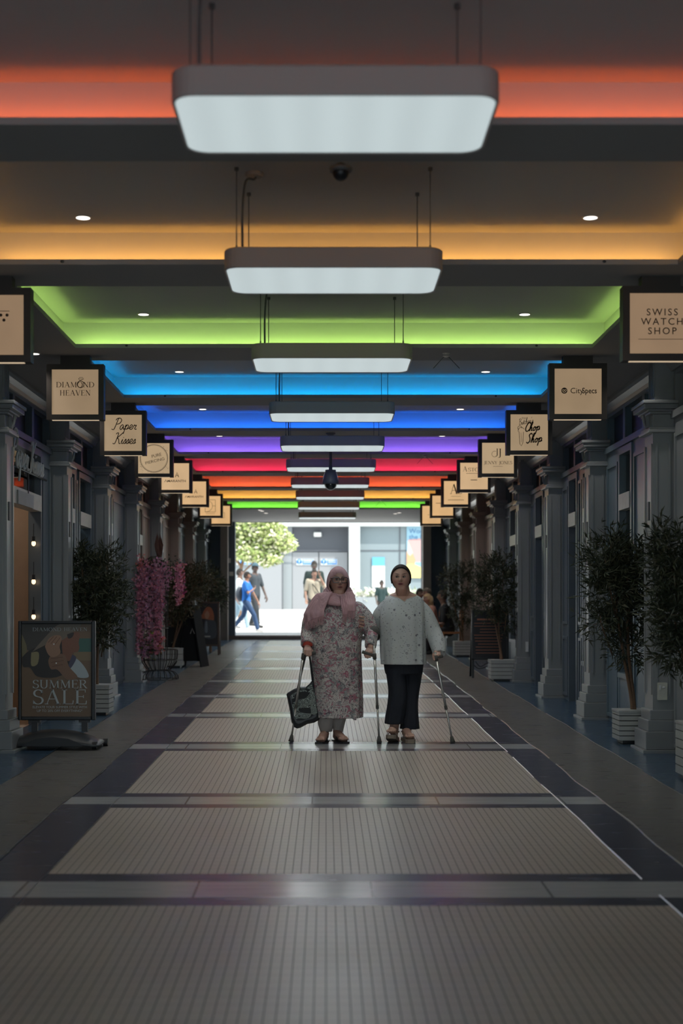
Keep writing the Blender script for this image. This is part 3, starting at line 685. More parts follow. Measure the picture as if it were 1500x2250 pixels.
# (side, inner px, top, bottom)
LS = [(67, 632, 795), (227.5, 800, 922), (320.5, 902, 1000), (380, 966, 1048), (422, 1011, 1083), (458.5, 1052, 1114), (489, 1085, 1138), (509.5, 1107, 1155)]
RS = [(1368, 628, 792), (1206.5, 798, 921), (1112, 901, 999), (1051, 965, 1048), (1004, 1010, 1082), (969, 1051, 1114), (944.5, 1084, 1138), (923, 1107, 1155)]
def dot(mb, u, v, r, fn, n=12, mi=0): mb.quad([fn(u+r*math.cos(2*PI*k_/n), v+r*math.sin(2*PI*k_/n)) for k_ in range(n)], mi)
def ringp(mb, u, v, r, wd, fn, a0=0, a1=360, n=40, mi=0): ribbon(mb, arc(u, v, r, r, a0, a1, n), wd, fn, mi)
def art_L0(mb, fn, W):
    put_text(mb, 'S', fn_off(fn, .0*W, .05*W), .19*W, bold=.06); 
    for u, v in ((.11, .16), (.21, .16), (.16, .08)): dot(mb, (u+.02)*W, v*W, .026*W, fn)
    ribbon(mb, [(-.35*W, .225*W), (.27*W, .225*W)], .005*W, fn)
    ribbon(mb, [(-.3*W, .0), (.05*W, .0)], .004*W, fn)
def fn_off(fn, du, dv, rot=0):
    c, s = math.cos(rot), math.sin(rot)
    return lambda u, v: fn(du+u*c-v*s, dv+u*s+v*c)
def art_L1(mb, fn, W):
    put_serif(mb, 'DIAMOND', fn_off(fn, 0, .10*W), .115*W, width=.82*W); put_serif(mb, 'HEAVEN', fn_off(fn, 0, -.075*W), .115*W, width=.66*W)
    ringp(mb, .115*W, .165*W, .072*W, .007*W, fn)
    ribbon(mb, [(.1*W, .245*W), (.07*W, .285*W), (.1*W, .315*W), (.16*W, .31*W), (.18*W, .28*W), (.1*W, .245*W)], .004*W, fn)
    ribbon(mb, [(.07*W, .285*W), (.18*W, .28*W)], .003*W, fn)
def art_L2(mb, fn, W):
    put_script(mb, 'Paper', fn, .30*W, -.27*W, .09*W, wd=.036, slant=.25, sx=.9); put_script(mb, 'Kisses', fn, .30*W, -.25*W, -.29*W, wd=.036, slant=.25, sx=.9)
def art_L3(mb, fn, W):
    ringp(mb, 0, 0, .44*W, .008*W, fn); ringp(mb, .0, .0, .415*W, .003*W, fn)
    put_text(mb, 'PURE', fn_off(fn, .09*W, .05*W, .24), .14*W); put_text(mb, 'PIERCING', fn_off(fn, .04*W, -.12*W, .24), .125*W, width=.62*W)
    rnd = random.Random(3)
    for k_ in range(34):
        a = rnd.choice((45, 225, 315))+rnd.uniform(-28, 28); r_ = rnd.uniform(.47, .58)*W; u, v = r_*math.cos(math.radians(a)), r_*math.sin(math.radians(a))
        if abs(u) < .46*W and abs(v) < .46*W: dot(mb, u, v, rnd.uniform(.004, .010)*W, fn, 6)
def art_A(mb, fn, W):
    ribbon(mb, [(.0*W, -.02*W), (.06*W, .15*W), (.12*W, -.02*W)], .013*W, fn)
    ribbon(mb, [(.04*W, .04*W), (.105*W, .04*W)], .009*W, fn)
    put_text(mb, 'MARANTH', fn_off(fn, .045*W, -.20*W), .12*W, width=.66*W, bold=.01); ribbon(mb, [(-.39*W, -.20*W), (-.345*W, -.115*W), (-.30*W, -.20*W)], .011*W, fn)
def art_DE(mb, fn, W):
    for a, b_ in (((-.25, -.3), (-.25, .3)), ((-.25, .3), (.25, .3)), ((.25, .3), (.25, -.3)), ((.25, -.3), (-.25, -.3)), ((.1, 0), (.25, 0))): ribbon(mb, [(a[0]*W, a[1]*W), (b_[0]*W, b_[1]*W)], .008*W, fn)
    ribbon(mb, [(p[0]*W, p[1]*W) for p in arc(-.25, 0, .36, .3, 90, -90)], .008*W, fn); ribbon(mb, [(-.22*W, -.38*W), (.22*W, -.38*W)], .006*W, fn)
def art_L7(mb, fn, W):
    ribbon(mb, [(.02*W, .12*W), (.2*W, .12*W)], .008*W, fn); ribbon(mb, [(.2*W, .12*W), (.2*W, -.16*W)], .008*W, fn); ribbon(mb, [(.2*W, -.16*W), (.02*W, -.16*W)], .008*W, fn)
def art_R0(mb, fn, W):
    for s, v in (('SWISS', .13), ('WATCH', -.02), ('SHOP', -.17)): put_text(mb, s, fn_off(fn, .02*W, v*W), .155*W, spacing=1.3, bold=.006)
    ribbon(mb, [(-.36*W, -.25*W), (.36*W, -.25*W)], .004*W, fn)
def art_R1(mb, fn, W):
    put_text(mb, 'City', fn_off(fn, -.165*W, -.04*W), .165*W, align='LEFT'); put_text(mb, 'Specs', fn_off(fn, .085*W, -.04*W), .165*W, align='LEFT', bold=.012, width=.31*W)
    dot(mb, -.29*W, .015*W, .065*W, fn, 20)
def art_R1b(mb, fn, W):
    for u in (-.315, -.265): ringp(mb, u*W, .02*W, .02*W, .004*W, fn, n=16)
    ribbon(mb, [(-.32*W, -.01*W), (-.29*W, -.03*W), (-.26*W, -.01*W)], .004*W, fn)
def art_R2(mb, fn, W):
    put_script(mb, "Butcher's", fn_off(fn, -.27*W, .19*W, .2), .17*W, 0, 0, wd=.03, slant=.3, sx=.75)
    put_script(mb, 'Chop', fn_off(fn, -.12*W, .02*W, .12), .24*W, 0, 0, wd=.062, slant=.3, sx=1.0)
    put_script(mb, 'Shop', fn_off(fn, -.08*W, -.29*W, .12), .25*W, 0, 0, wd=.062, slant=.3, sx=1.0)
    put_text(mb, 'The', fn_off(fn, -.14*W, .36*W, .2), .07*W)
    ringp(mb, -.25*W, .12*W, .055*W, .006*W, fn, -10, 250, 16); ringp(mb, -.21*W, .05*W, .085*W, .006*W, fn, 20, 200, 16)
    ribbon(mb, [(-.27*W, .03*W), (-.25*W, -.3*W), (-.21*W, -.36*W), (-.17*W, -.28*W), (-.15*W, .02*W)], .006*W, fn)
    ribbon(mb, [(-.22*W, 0), (-.21*W, -.26*W)], .004*W, fn)
def art_R3(mb, fn, W):
    put_serif(mb, 'J', fn_off(fn, -.04*W, .1*W), .2*W); put_serif(mb, 'J', fn_off(fn, .05*W, .06*W), .24*W); ringp(mb, -.1*W, .13*W, .09*W, .005*W, fn, 60, 340)
    put_serif(mb, 'JENNY', fn_off(fn, -.23*W, -.19*W), .1*W, width=.42*W); put_serif(mb, 'JONES', fn_off(fn, .24*W, -.19*W), .1*W, width=.42*W); ribbon(mb, [(-.15*W, -.26*W), (.15*W, -.26*W)], .004*W, fn)
def art_R4(mb, fn, W):
    put_serif(mb, 'A', fn_off(fn, -.32*W, .17*W), .18*W); put_serif(mb, 'STON', fn_off(fn, .06*W, .17*W), .13*W, width=.55*W)
    ribbon(mb, [(-.28*W, .1*W), (.28*W, .1*W)], .007*W, fn); ribbon(mb, [(-.12*W, -.14*W), (.12*W, -.14*W)], .012*W, fn)
def art_R5(mb, fn, W):
    put_serif(mb, 'A', fn_off(fn, -.08*W, -.05*W), .4*W, width=.34*W); put_serif(mb, 'S', fn_off(fn, .17*W, -.05*W), .33*W, width=.2*W); ribbon(mb, [(-.2*W, -.15*W), (.2*W, -.15*W)], .005*W, fn); ribbon(mb, [(-.33*W, -.3*W), (.33*W, -.3*W)], .009*W, fn)
def art_R6(mb, fn, W): ribbon(mb, [(-.33*W, .12*W), (-.05*W, .12*W)], .012*W, fn); ribbon(mb, [(-.12*W, .03*W), (.05*W, .03*W)], .009*W, fn)
def art_R7(mb, fn, W): ribbon(mb, [(-.1*W, .15*W), (.05*W, .15*W)], .01*W, fn); ribbon(mb, [(-.2*W, 0), (.05*W, 0)], .008*W, fn); ribbon(mb, [(-.05*W, .15*W), (-.05*W, -.1*W)], .01*W, fn)
ARTL = [art_L0, art_L1, art_L2, art_L3, art_A, art_A, art_DE, art_L7]; ARTR = [art_R0, art_R1, art_R2, art_R3, art_R4, art_R5, art_R6, art_R7]
LABL = ['with a bold S and three dots, cut by the picture edge', 'reading DIAMOND HEAVEN', 'reading Paper Kisses in script', 'reading PURE PIERCING inside a ring', 'reading AMARANTH, the nearer of the pair', 'reading AMARANTH, the farther of the pair', 'with a square DE monogram', 'farthest on the left side, mostly hidden']
LABR = ['reading SWISS WATCH SHOP', 'reading CitySpecs', "reading The Butcher's Chop Shop", 'reading JENNY JONES under a JJ monogram', 'reading ASTON, partly covered by the next sign', 'with a large serif AS monogram', 'with faint lettering, second farthest on the right', 'farthest on the right side beside the portal']
for side, L, AR, LB_ in ((-1, LS, ARTL, LABL), (1, RS, ARTR, LABR)):
    for i, (px, t, bt) in enumerate(L):
        D = SD[i]; xi = PX(px, D); zt, z0 = PZ(t, D), PZ(bt, D); W = zt-z0; W2 = W*1.03; xo = xi+side*W2
        x0, x1 = min(xi, xo), max(xi, xo); cx, cz = (x0+x1)/2, (zt+z0)/2
        e = empty('hanging_sign', (cx, D+.06, zt)); tag(e, 'square lit hanging sign ' + LB_[i], 'shop sign', 'square lit signs hung along the arcade')
        dp = .10; bw = .094*W
        f = MB()
        for (a, b_, c_, d_) in ((x0, x0+bw, z0, zt), (x1-bw, x1, z0, zt), (x0+bw, x1-bw, z0, z0+bw), (x0+bw, x1-bw, zt-bw, zt)): f.box(a, b_, D, D+dp, c_, d_)
        f.box(x0+bw, x1-bw, D+dp-.03, D+dp, z0+bw, zt-bw); f.build('frame', M['signframe'], e)
        f = MB(); f.box(x0+bw, x1-bw, D+.012, D+dp-.03, z0+bw, zt-bw); f.build('lit_face', SM[i], e)
        f = MB(); fw = (x1-x0-2*bw)
        AR[i](f, lambda u, v: (cx+u, D+.0108, cz+v), fw)
        f.build('lettering', M['ink_b'] if (side > 0 and i == 2) or i > 4 else M['ink'], e)
        if side > 0 and i == 1: f = MB(); art_R1b(f, lambda u, v: (cx+u, D+.0102, cz+v), fw); f.build('emblem_lines', SM[1], e)
        f = MB(); f.box(cx-.125, cx+.125, D+.005, D+dp, zt, ZS+.002); f.build('hanger', M['signframe'], e)
        f = MB(); f.box(x0+bw, x1-bw, D+.02, D+.05, z0-.004, z0); f.build('light_slot', emis('slot_%d_%d' % (side, i), (.8, .62, .42), .7), e)
# fascia lettering on the left shop
e = empty('fascia_lettering', (XL+.05, 13.0, 2.8)); tag(e, 'white script Paper Kisses lettering fixed on the left shop front', 'shop lettering')
f = MB(); put_script(f, 'Paper', lambda u, v: (XL+.055, 12.95+u, 2.76+v), .34, 0, 0, depth=.011, slant=.2, sx=.95); put_script(f, 'Kisses', lambda u, v: (XL+.055, 13.78+u, 2.76+v), .31, 0, 0, depth=.011, slant=.2, sx=.95); f.build('script_letters', M['white'], e)
f = MB(); f.box(XL+.03, XL+.045, 13.3, 14.0, 2.42, 2.55); f.build('small_plate', M['planter'], e)
f = MB(); f.tube([(XL+.03, 13.05, 2.5), (XL+.03, 13.05, 2.75)], .01); f.tube([(XL+.03, 13.8, 2.5), (XL+.03, 13.8, 2.75)], .01); f.tube([(XL+.03, 12.9, 2.76), (XL+.03, 14.7, 2.76)], .012); f.build('fixing_rail', M['black'], e)
# festoon bulbs in the left shop
for j, (px, py, D) in enumerate(((88, 1194, 15.3), (84, 1278, 15.2), (83, 1355, 15.2), (1187, 1252, 20.3), (1190, 1308, 20.3))):
    if j > 2: continue
    X = -2.955; Z = PZ(py, 14.38); e = empty('festoon_bulb', (X, 14.38, Z)); tag(e, 'small warm glowing bulb in the left shop doorway, %s one' % ['top', 'middle', 'bottom'][j], 'light bulb', 'warm bulbs in the left shop')
    a = MB(); a.ball((X, 14.38, Z), (.022, .022, .028), 12, 8); a.build('bulb', emis('bulb_%d' % j, (1, .66, .35), 2.5), e, smooth=True)
    a = MB(); a.lathe((X, 14.38, Z+.02), [(.016, 0), (.016, .05)], 10); a.tube([(X, 14.38, Z+.07), (X, 14.38, Z+.2)], .004); a.build('lamp_holder', M['black'], e)
for (X, Y, Z, P_, c) in ((-3.6, 13.8, 2.6, 24, (1, .8, .62)), (-3.9, 16.5, 2.6, 16, (.7, .95, 1)), (-3.9, 19.2, 2.5, 14, (.7, .95, 1)), (3.7, 13.9, 2.4, 14, (.8, 1, .8)), (3.8, 16.8, 2.4, 9, (1, .9, .7)), (3.8, 19.4, 2.4, 9, (.6, .8, 1)), (3.8, 25, 2.4, 10, (.9, 1, .9)), (-3.8, 25, 2.4, 10, (.8, 1, .95))):
    e = empty('shop_ceiling_light', (X, Y, ZS)); tag(e, 'small ceiling light inside the %s shop %s' % ('left' if X < 0 else 'right', {13.8: 'behind the script lettering', 16.5: 'next to the second column', 19.2: 'by the third column', 13.9: 'behind the potted tree', 16.8: 'past the second column', 19.4: 'past the third column', 25: 'towards the street end'}[Y]), 'ceiling light')
    a = MB(); a.lathe((X, Y, ZS-.03), [(.05, 0), (.06, .03)], 14); a.build('fitting', emis('shoplamp%.1f%.1f' % (X, Y), c, 2), e)
    l = bpy.data.lights.new('shop_lamp', 'POINT'); l.energy = P_; l.color = c; l.shadow_soft_size = .06; lo = bpy.data.objects.new('shop_lamp', l); COL.objects.link(lo); lo.location = (0, 0, -.12); lo.parent = e
# ================================================================ FREE-STANDING THINGS
def P3(px, py, D): return Vector((PX(px, D), D, PZ(py, D)))
def planter(label, x0, x1, y, dep, h, nb=6):
    zf = fz(y+dep/2); e = empty('planter_box', ((x0+x1)/2, y+dep/2, zf)); tag(e, label, 'planter', 'white boarded planters along the arcade')
    b = MB(); bh = (h-.03)/nb
    for k_ in range(nb):
        z = zf+.03+k_*bh; b.box(x0, x1, y, y+dep, z+.002, z+bh-.006)
    b.build('boards', M['planter'], e)
    b = MB(); b.box(x0+.008, x1-.008, y+.008, y+dep-.008, zf+.03, zf+h-.02); b.build('liner', M['gap'], e)
    b = MB(); b.box(x0-.004, x1+.004, y-.004, y+dep+.004, zf+h-.018, zf+h-.0); b.build('top_rim', M['planter'], e)
    b = MB(); b.box(x0+.04, x1-.04, y+.04, y+dep-.04, zf, zf+.035); b.build('plinth', M['black'], e)
    return zf+h
leafm = []
for i, c in enumerate(((.026, .036, .020), (.040, .050, .024), (.055, .058, .028))):
    leafm.append(mat('olive_leaf_%d' % i, c, .55))
barkm = mat('bark', (.17, .10, .06), .8, nz=.3, nscale=30)
def leaf(mb, p, d, L, W, rnd, mi=0):
    d = d.normalized(); s_ = d.cross(Vector((rnd.uniform(-1, 1), rnd.uniform(-1, 1), rnd.uniform(-1, 1))))
    if s_.length < 1e-4: s_ = d.orthogonal()
    s_.normalize(); n = d.cross(s_)
    a, b_, c, e = p, p+d*L*.4+s_*W/2+n*L*.04, p+d*L, p+d*L*.4-s_*W/2+n*L*.04
    mb.quad([a, b_, c, e], mi)
def tree(label, zb, base, blobs, n, seed, L=.095, W=.016, mats=None, trunks=2, cat='potted tree', fork=None, name='olive_tree', group=None):
    rnd = random.Random(seed); e = empty(name, base); tag(e, label, cat, group)
    t = MB(); top = fork or Vector(blobs[0][0])
    cent = sum((Vector(b[0]) for b in blobs), Vector())/len(blobs)
    for k_ in range(trunks):
        off = Vector((rnd.uniform(-.02, .02), rnd.uniform(-.02, .02), 0))
        bl = Vector(blobs[k_ % len(blobs)][0])
        mid = Vector(base)*.5+bl*.5+Vector((rnd.uniform(-.03, .03), 0, 0))
        t.tube(catmull([Vector(base)+off, Vector(base)*.75+mid*.25+off*.5+Vector((0, 0, .04)), mid, bl]), [.022-.014*q/18 for q in range(19)][:19] if True else .02, 8)
    for bl in blobs:
        for k_ in range(3):
            c = Vector(bl[0]); d = Vector((rnd.gauss(0, 1), rnd.gauss(0, 1), rnd.gauss(.4, 1))).normalized()
            t.tube([Vector(base)*.35+c*.65, c, c+d*bl[1][0]*.7], [.009, .006, .003], 5)
    t.build('trunk', barkm, e, smooth=True)
    f = MB(); tot = sum(b[1][0]*b[1][2] for b in blobs)
    for bl in blobs:
        c = Vector(bl[0]); R = bl[1]; m_ = int(n*.62*(R[0]*R[2])/tot/9)
        for _ in range(m_):
            d = Vector((rnd.gauss(0, 1), rnd.gauss(0, 1), rnd.gauss(0, 1))).normalized(); rr = rnd.uniform(.25, 1.0)**.6
            p = c+Vector((d.x*R[0], d.y*R[1], d.z*R[2]))*rr
            tw = (d+Vector((rnd.uniform(-.6, .6), rnd.uniform(-.6, .6), rnd.uniform(-.3, .8)))).normalized()
            tl = rnd.uniform(.08, .17)*(L/.075); mi = rnd.choice((0, 0, 1, 1, 2))
            for q in range(9):
                pp = p+tw*tl*q/9; ld = (tw*.7+Vector((rnd.gauss(0, 1), rnd.gauss(0, 1), rnd.gauss(0, 1))).normalized()*.8)
                leaf(f, pp, ld, L*rnd.uniform(.6, 1.1), W, rnd, mi)
    f.build('foliage', mats or leafm, e)
    return e
def blob(px, py, D, rpx, rpy, rd=None): 
    s_ = D/F; return ((PX(px, D), D, PZ(py, D)), (rpx*s_, rd or rpx*s_*.9, rpy*s_))
# right row
h = planter('white boarded planter by the nearest right column, under the olive tree', PX(1351, 12.9), 2.92, 12.72, .32, .30)
tree('leafy olive tree in front of the pale right column with socket', h, (PX(1393, 12.88), 12.88, h-.05), [blob(1348, 1300, 12.8, 45, 60), blob(1378, 1255, 12.8, 38, 50), blob(1330, 1240, 12.75, 34, 40), blob(1340, 1205, 12.8, 22, 28), blob(1385, 1340, 12.9, 30, 55), blob(1320, 1370, 12.8, 26, 18), blob(1378, 1420, 12.85, 34, 32), blob(1400, 1225, 12.85, 22, 28)], 9000, 3, group=None)
h2 = planter('white boarded planter past the right picture edge', 2.62, 2.94, 10.35, .32, .42)
tree('dark olive tree cut off by the right picture edge', h2, (2.78, 10.5, h2-.05), [blob(1490, 1230, 10.4, 40, 50), blob(1468, 1205, 10.35, 26, 32), blob(1505, 1330, 10.4, 60, 90), blob(1478, 1350, 10.4, 30, 50), blob(1497, 1440, 10.4, 38, 30)], 7500, 5)
h = planter('white boarded planter in front of the black menu board', PX(1076, 20.9), PX(1135, 20.9), 20.75, .38, .31, 5)
tree('bushy olive tree beside the black menu board', h, (PX(1102, 20.95), 20.95, h-.05), [blob(1095, 1290, 20.9, 46, 60), blob(1075, 1260, 20.9, 30, 34), blob(1105, 1240, 20.9, 26, 28), blob(1112, 1350, 20.9, 30, 40), blob(1070, 1320, 20.9, 26, 40)], 8000, 8, L=.07, fork=None)
h = planter('white boarded planter behind the menu board near the wooden chair', PX(997, 27.6), PX(1034, 27.6), 27.5, .36, .30, 5)
tree('olive tree behind the menu board near the seated people', h, (PX(1016, 27.7), 27.7, h-.05), [blob(1015, 1290, 27.6, 38, 42), blob(985, 1275, 27.6, 20, 24), blob(1020, 1345, 27.6, 30, 38), blob(1030, 1255, 27.6, 20, 24)], 6000, 9, L=.075, W=.018)
# left row
h = planter('white boarded planter behind the summer sale board', PX(196, 15.5), PX(241, 15.5), 15.45, .34, .33)
tree('feathery olive tree behind the summer sale board', h, (PX(213, 15.6), 15.6, h-.05), [blob(205, 1290, 15.5, 52, 62), blob(180, 1250, 15.5, 30, 40), blob(235, 1255, 15.5, 32, 40), blob(250, 1330, 15.5, 30, 34), blob(218, 1370, 15.5, 30, 46), blob(175, 1340, 15.5, 24, 40), blob(228, 1405, 15.5, 16, 24)], 9500, 11)
h = planter('white boarded planter beside the black A-shaped board', PX(352, 24.2), PX(403, 24.2), 24.0, .36, .33, 3)
om = [mat('brown_green_leaf', (.075, .07, .035), .6), mat('brown_leaf', (.10, .075, .04), .6), leafm[1]]
tree('brown-green olive tree behind the flower cage', h, (PX(380, 24.2), 24.2, h-.05), [blob(400, 1300, 24.1, 44, 46), blob(430, 1275, 24.1, 36, 30), blob(380, 1335, 24.1, 26, 40)], 7500, 12, mats=om, W=.018)
tree('dark olive tree behind the woman poster board', h, (PX(462, 29.5), 29.5, fz(29.5)), [blob(455, 1280, 29.4, 34, 34), blob(470, 1315, 29.4, 22, 30)], 4500, 13, W=.02, L=.09)

# ---- flower cage
D = 20.8; cx, cyy = PX(350, D), D; s_ = D/F; zf = fz(D); e = empty('flower_cage', (cx, cyy, zf)); tag(e, 'tall black wire cage stand draped with pink artificial flowers', 'flower stand')
prof = [(42, 1492), (41, 1484), (34, 1476), (24, 1473), (30, 1466), (38, 1455), (40, 1440), (40, 1427)]
w_ = MB(); NW = 18
for k_ in range(NW):
    a = 2*PI*k_/NW; w_.tube([(cx+r*s_*math.cos(a), cyy+r*s_*math.sin(a), max(zf+.006, PZ(py, D))) for r, py in prof], .0065, 5)
for r, py in ((42, 1492), (24, 1473), (39, 1450), (40, 1427)):
    w_.tube([(cx+r*s_*math.cos(a), cyy+r*s_*math.sin(a), max(zf+.008, PZ(py, D))) for a in [2*PI*k_/36 for k_ in range(37)]], .006, 6, cap=False)
w_.build('basket_wires', M['blackm'], e)
w_ = MB(); cxx = PX(338, D)
for k_ in range(14):
    a = 2*PI*k_/14; w_.tube([(cxx+r*s_*math.cos(a), cyy+r*s_*math.sin(a), PZ(py, D)) for r, py in ((30, 1430), (30, 1380), (31, 1300), (28, 1255), (18, 1232), (6, 1222))], .004, 5)
for r, py in ((31, 1380), (31, 1310), (28, 1255)): w_.tube([(cxx+r*s_*math.cos(a), cyy+r*s_*math.sin(a), PZ(py, D)) for a in [2*PI*k_/36 for k_ in range(37)]], .005, 6, cap=False)
w_.build('cage_wires', M['blackm'], e)
w_ = MB(); rnd = random.Random(4)
for k_ in range(9):
    a = 2*PI*k_/9; b0 = Vector((PX(350, D)+.03*math.cos(a), D+.03*math.sin(a), PZ(1224, D))); tp = Vector((PX(348, D)+.02*math.cos(a), D+.02*math.sin(a), PZ(1168+rnd.uniform(0, 22), D)))
    m_ = (b0+tp)/2+Vector((.035*math.cos(a), .035*math.sin(a), 0)); t_ = Vector((-math.sin(a), math.cos(a), 0))*.028
    w_.quad([b0-t_*.6, b0+t_*.6, m_+t_, tp, m_-t_])
w_.build('dried_spathe', mat('dried_brown', (.12, .055, .04), .7, nz=.3, nscale=20), e)
fm = [mat('petal_pink', (.58, .22, .29), .6), mat('petal_lilac', (.42, .22, .32), .6), mat('petal_coral', (.62, .16, .13), .6), mat('petal_pale', (.60, .28, .36), .6), mat('petal_magenta', (.42, .05, .22), .6)]
fl_ = MB(); lf = MB()
strands = []
for k_ in range(26):
    px = rnd.uniform(307, 358); t0 = rnd.uniform(1225, 1265)+abs(px-338)*.4; strands.append((px, t0, rnd.uniform(1330, 1440) if px < 352 else rnd.uniform(1300, 1390), rnd.choice((0, 1, 1, 3, 0))))
strands += [(372, 1240, 1285, 1)]+[(394, 1238, 1330, 0), (396, 1240, 1322, 2), (392, 1250, 1310, 3), (400, 1280, 1308, 4), (322, 1400, 1445, 1), (330, 1395, 1440, 0), (355, 1395, 1430, 2), (312, 1225, 1250, 2)]
for (px, a_, b_, ci) in strands:
    yo = D-.10-rnd.uniform(0, .14) if rnd.random() < .75 else D+.1; py = a_
    while py < b_:
        q = 1-.55*(py-a_)/(b_-a_); rad = 7*q*s_
        for _ in range(5):
            c = Vector((PX(px, D)+rnd.gauss(0, .85)*rad, yo+rnd.gauss(0, .85)*rad, PZ(py+rnd.uniform(-6, 6), D)))
            pr = .019*rnd.uniform(.7, 1.2); n_ = Vector((rnd.gauss(0, .7), -1, rnd.gauss(0, .7))).normalized(); u_ = n_.orthogonal().normalized(); v_ = n_.cross(u_)
            for q5 in range(4):
                a = 2*PI*q5/4+rnd.random(); d_ = u_*math.cos(a)+v_*math.sin(a); p_ = v_*math.cos(a)-u_*math.sin(a)
                fl_.quad([c, c+d_*pr*.6+p_*pr*.45-n_*.003, c+d_*pr+n_*.004, c+d_*pr*.6-p_*pr*.45-n_*.003], ci if rnd.random() < .7 else rnd.randrange(5))
        if rnd.random() < .5: leaf(lf, Vector((PX(px+rnd.uniform(-6, 6), D), yo, PZ(py, D))), Vector((rnd.gauss(0, 1), rnd.gauss(0, 1), rnd.gauss(-.3, 1))), .055, .026, rnd, rnd.choice((0, 1, 2)))
        py += 3.6
for k_ in range(420):
    a = rnd.uniform(0, 2*PI); px = 338+rnd.gauss(0, 17); py = 1238+abs(px-340)*.35+rnd.uniform(-12, 10)
    leaf(lf, Vector((PX(px, D), D+rnd.uniform(-.2, .15), PZ(py, D))), Vector((rnd.gauss(0, 1), rnd.gauss(0, 1), rnd.gauss(0, 1))), .06, .026, rnd, rnd.choice((0, 1, 2)))
for k_ in range(150):
    leaf(lf, Vector((PX(rnd.gauss(335, 12), D), D+rnd.uniform(-.2, .15), PZ(rnd.gauss(1412, 14), D))), Vector((rnd.gauss(0, 1), rnd.gauss(0, 1), rnd.gauss(0, 1))), .06, .03, rnd, rnd.choice((1, 3)))
for k_ in range(60):
    leaf(lf, Vector((PX(rnd.gauss(376, 12), D), D+rnd.uniform(-.1, .1), PZ(rnd.gauss(1240, 8), D))), Vector((rnd.gauss(0, 1), rnd.gauss(0, 1), rnd.gauss(0, 1))), .05, .022, rnd, 0)
fl_.build('blossoms', fm, e); lf.build('leaves', leafm+[mat('lime_leaf', (.20, .24, .03), .5)], e)

# ---- summer sale board
D = 12.45; zf = fz(D)
def B2(cx_, cy_): return (30+cx_/6.818, 1350+cy_/6.818)
e = empty('pavement_board', (PX(125, D), D, zf)); tag(e, 'black framed pavement poster board reading DIAMOND HEAVEN SUMMER SALE', 'advertising board')
b = MB(); x0, x1, z0, z1 = PX(41, D), PX(210, D), PZ(1582, D), PZ(1364, D); i0, i1, j0, j1 = PX(48, D), PX(201.5, D), PZ(1574, D), PZ(1371, D)
for q in ((x0, i0, z0, z1), (i1, x1, z0, z1), (i0, i1, z0, j0), (i0, i1, j1, z1)): b.box(q[0], q[1], D-.03, D+.03, q[2], q[3])
b.box(i0, i1, D+.0, D+.03, j0, j1); bevel(b.build('frame', M['black'], e), .008, 3)
b = MB()
for (a, c) in ((70, 83), (180, 193)):
    b.box(PX(a, D), PX(c, D), D-.02, D+.02, PZ(1608, D), PZ(1582, D)); b.box(PX(a-6, D), PX(c+6, D), D-.03, D+.03, PZ(1587, D), PZ(1582, D))
b.build('posts', M['black'], e)
b = MB(); rows = []
for k_ in range(25):
    t = k_/24; px = 20+t*205; top = 1606+22*abs(2*t-1)**2.2*1.2; bot = 1640
    hgt = PZ(top, D)-PZ(bot, D); wd = .20
    X = PX(px, D); zz = zf+.03
    rows.append([(X, D-wd, zz), (X, D-wd*.85, zz+hgt*.45), (X, D-wd*.5, zz+hgt*.85), (X, D, zz+hgt), (X, D+wd*.5, zz+hgt*.85), (X, D+wd*.85, zz+hgt*.45), (X, D+wd, zz)])
b.grid(rows, closed=True, cap=True); b.build('water_base', M['plastic_g'] if False else mat('base_plastic', (.028, .032, .036), .42), e, smooth=True)
for (px, yy) in ((36, -.15), (214, -.15), (226, .16), (40, .16)):
    b = MB(); X = PX(px, D); b.tube([(X-.02, D+yy, zf+.035), (X+.02, D+yy, zf+.035)], .033, 16); b.build('wheel', M['black'], e)
b = MB(); rows = [[(PX(p[0], D), D-.215, zf+.035+p[1]) for p in r] for r in (((60, 0), (70, .03), (90, .065), (125, .08), (160, .065), (182, .03), (192, 0)), ((60, 0), (75, 0), (95, 0), (125, 0), (158, 0), (178, 0), (192, 0)))]
rows = rows if False else rows
b.grid(rows); b.build('arch_recess', M['black'], e)
# poster artwork
YP = D-.001
def AP(nm, col, pts, k_, rough=.4, smooth=True):
    n = MB(); P = [B2(*p) for p in pts]
    if smooth: P = [(p.x, p.y) for p in catmull([(p[0], p[1], 0) for p in P+[P[0]]], 4)[:-1]]
    P = [(min(max(p[0], 48), 201.5), min(max(p[1], 1371), 1574)) for p in P]
    n.quad([(PX(p[0], D), YP-.0004*k_, PZ(p[1], D)) for p in P][::-1]); return n.build('poster_'+nm, mat('print_'+nm, col, rough), e)
AP('ground', (.16, .105, .065), [(122, 145), (1168, 145), (1168, 1530), (122, 1530)], 1, smooth=False)
AP('shade', (.055, .05, .045), [(122, 145), (760, 145), (640, 300), (300, 560), (130, 420)], 2)
AP('field', (.17, .15, .085), [(122, 300), (150, 350), (200, 520), (130, 640)], 3)
AP('sea', (.04, .115, .095), [(960, 360), (1168, 360), (1168, 560), (960, 560)], 3, smooth=False)
AP('sand', (.20, .15, .09), [(900, 560), (1168, 560), (1168, 690), (900, 690)], 4, smooth=False)
AP('hair', (.022, .018, .016), [(130, 640), (240, 540), (480, 440), (720, 380), (860, 640), (850, 820), (640, 940), (360, 930), (250, 800), (140, 780)], 5)
AP('gold', (.25, .22, .12), [(265, 570), (375, 570), (360, 740), (265, 765)], 6)
AP('face', (.19, .085, .055), [(720, 380), (800, 290), (980, 270), (975, 420), (985, 500), (960, 560), (880, 580), (880, 640), (820, 700), (740, 620)], 7)
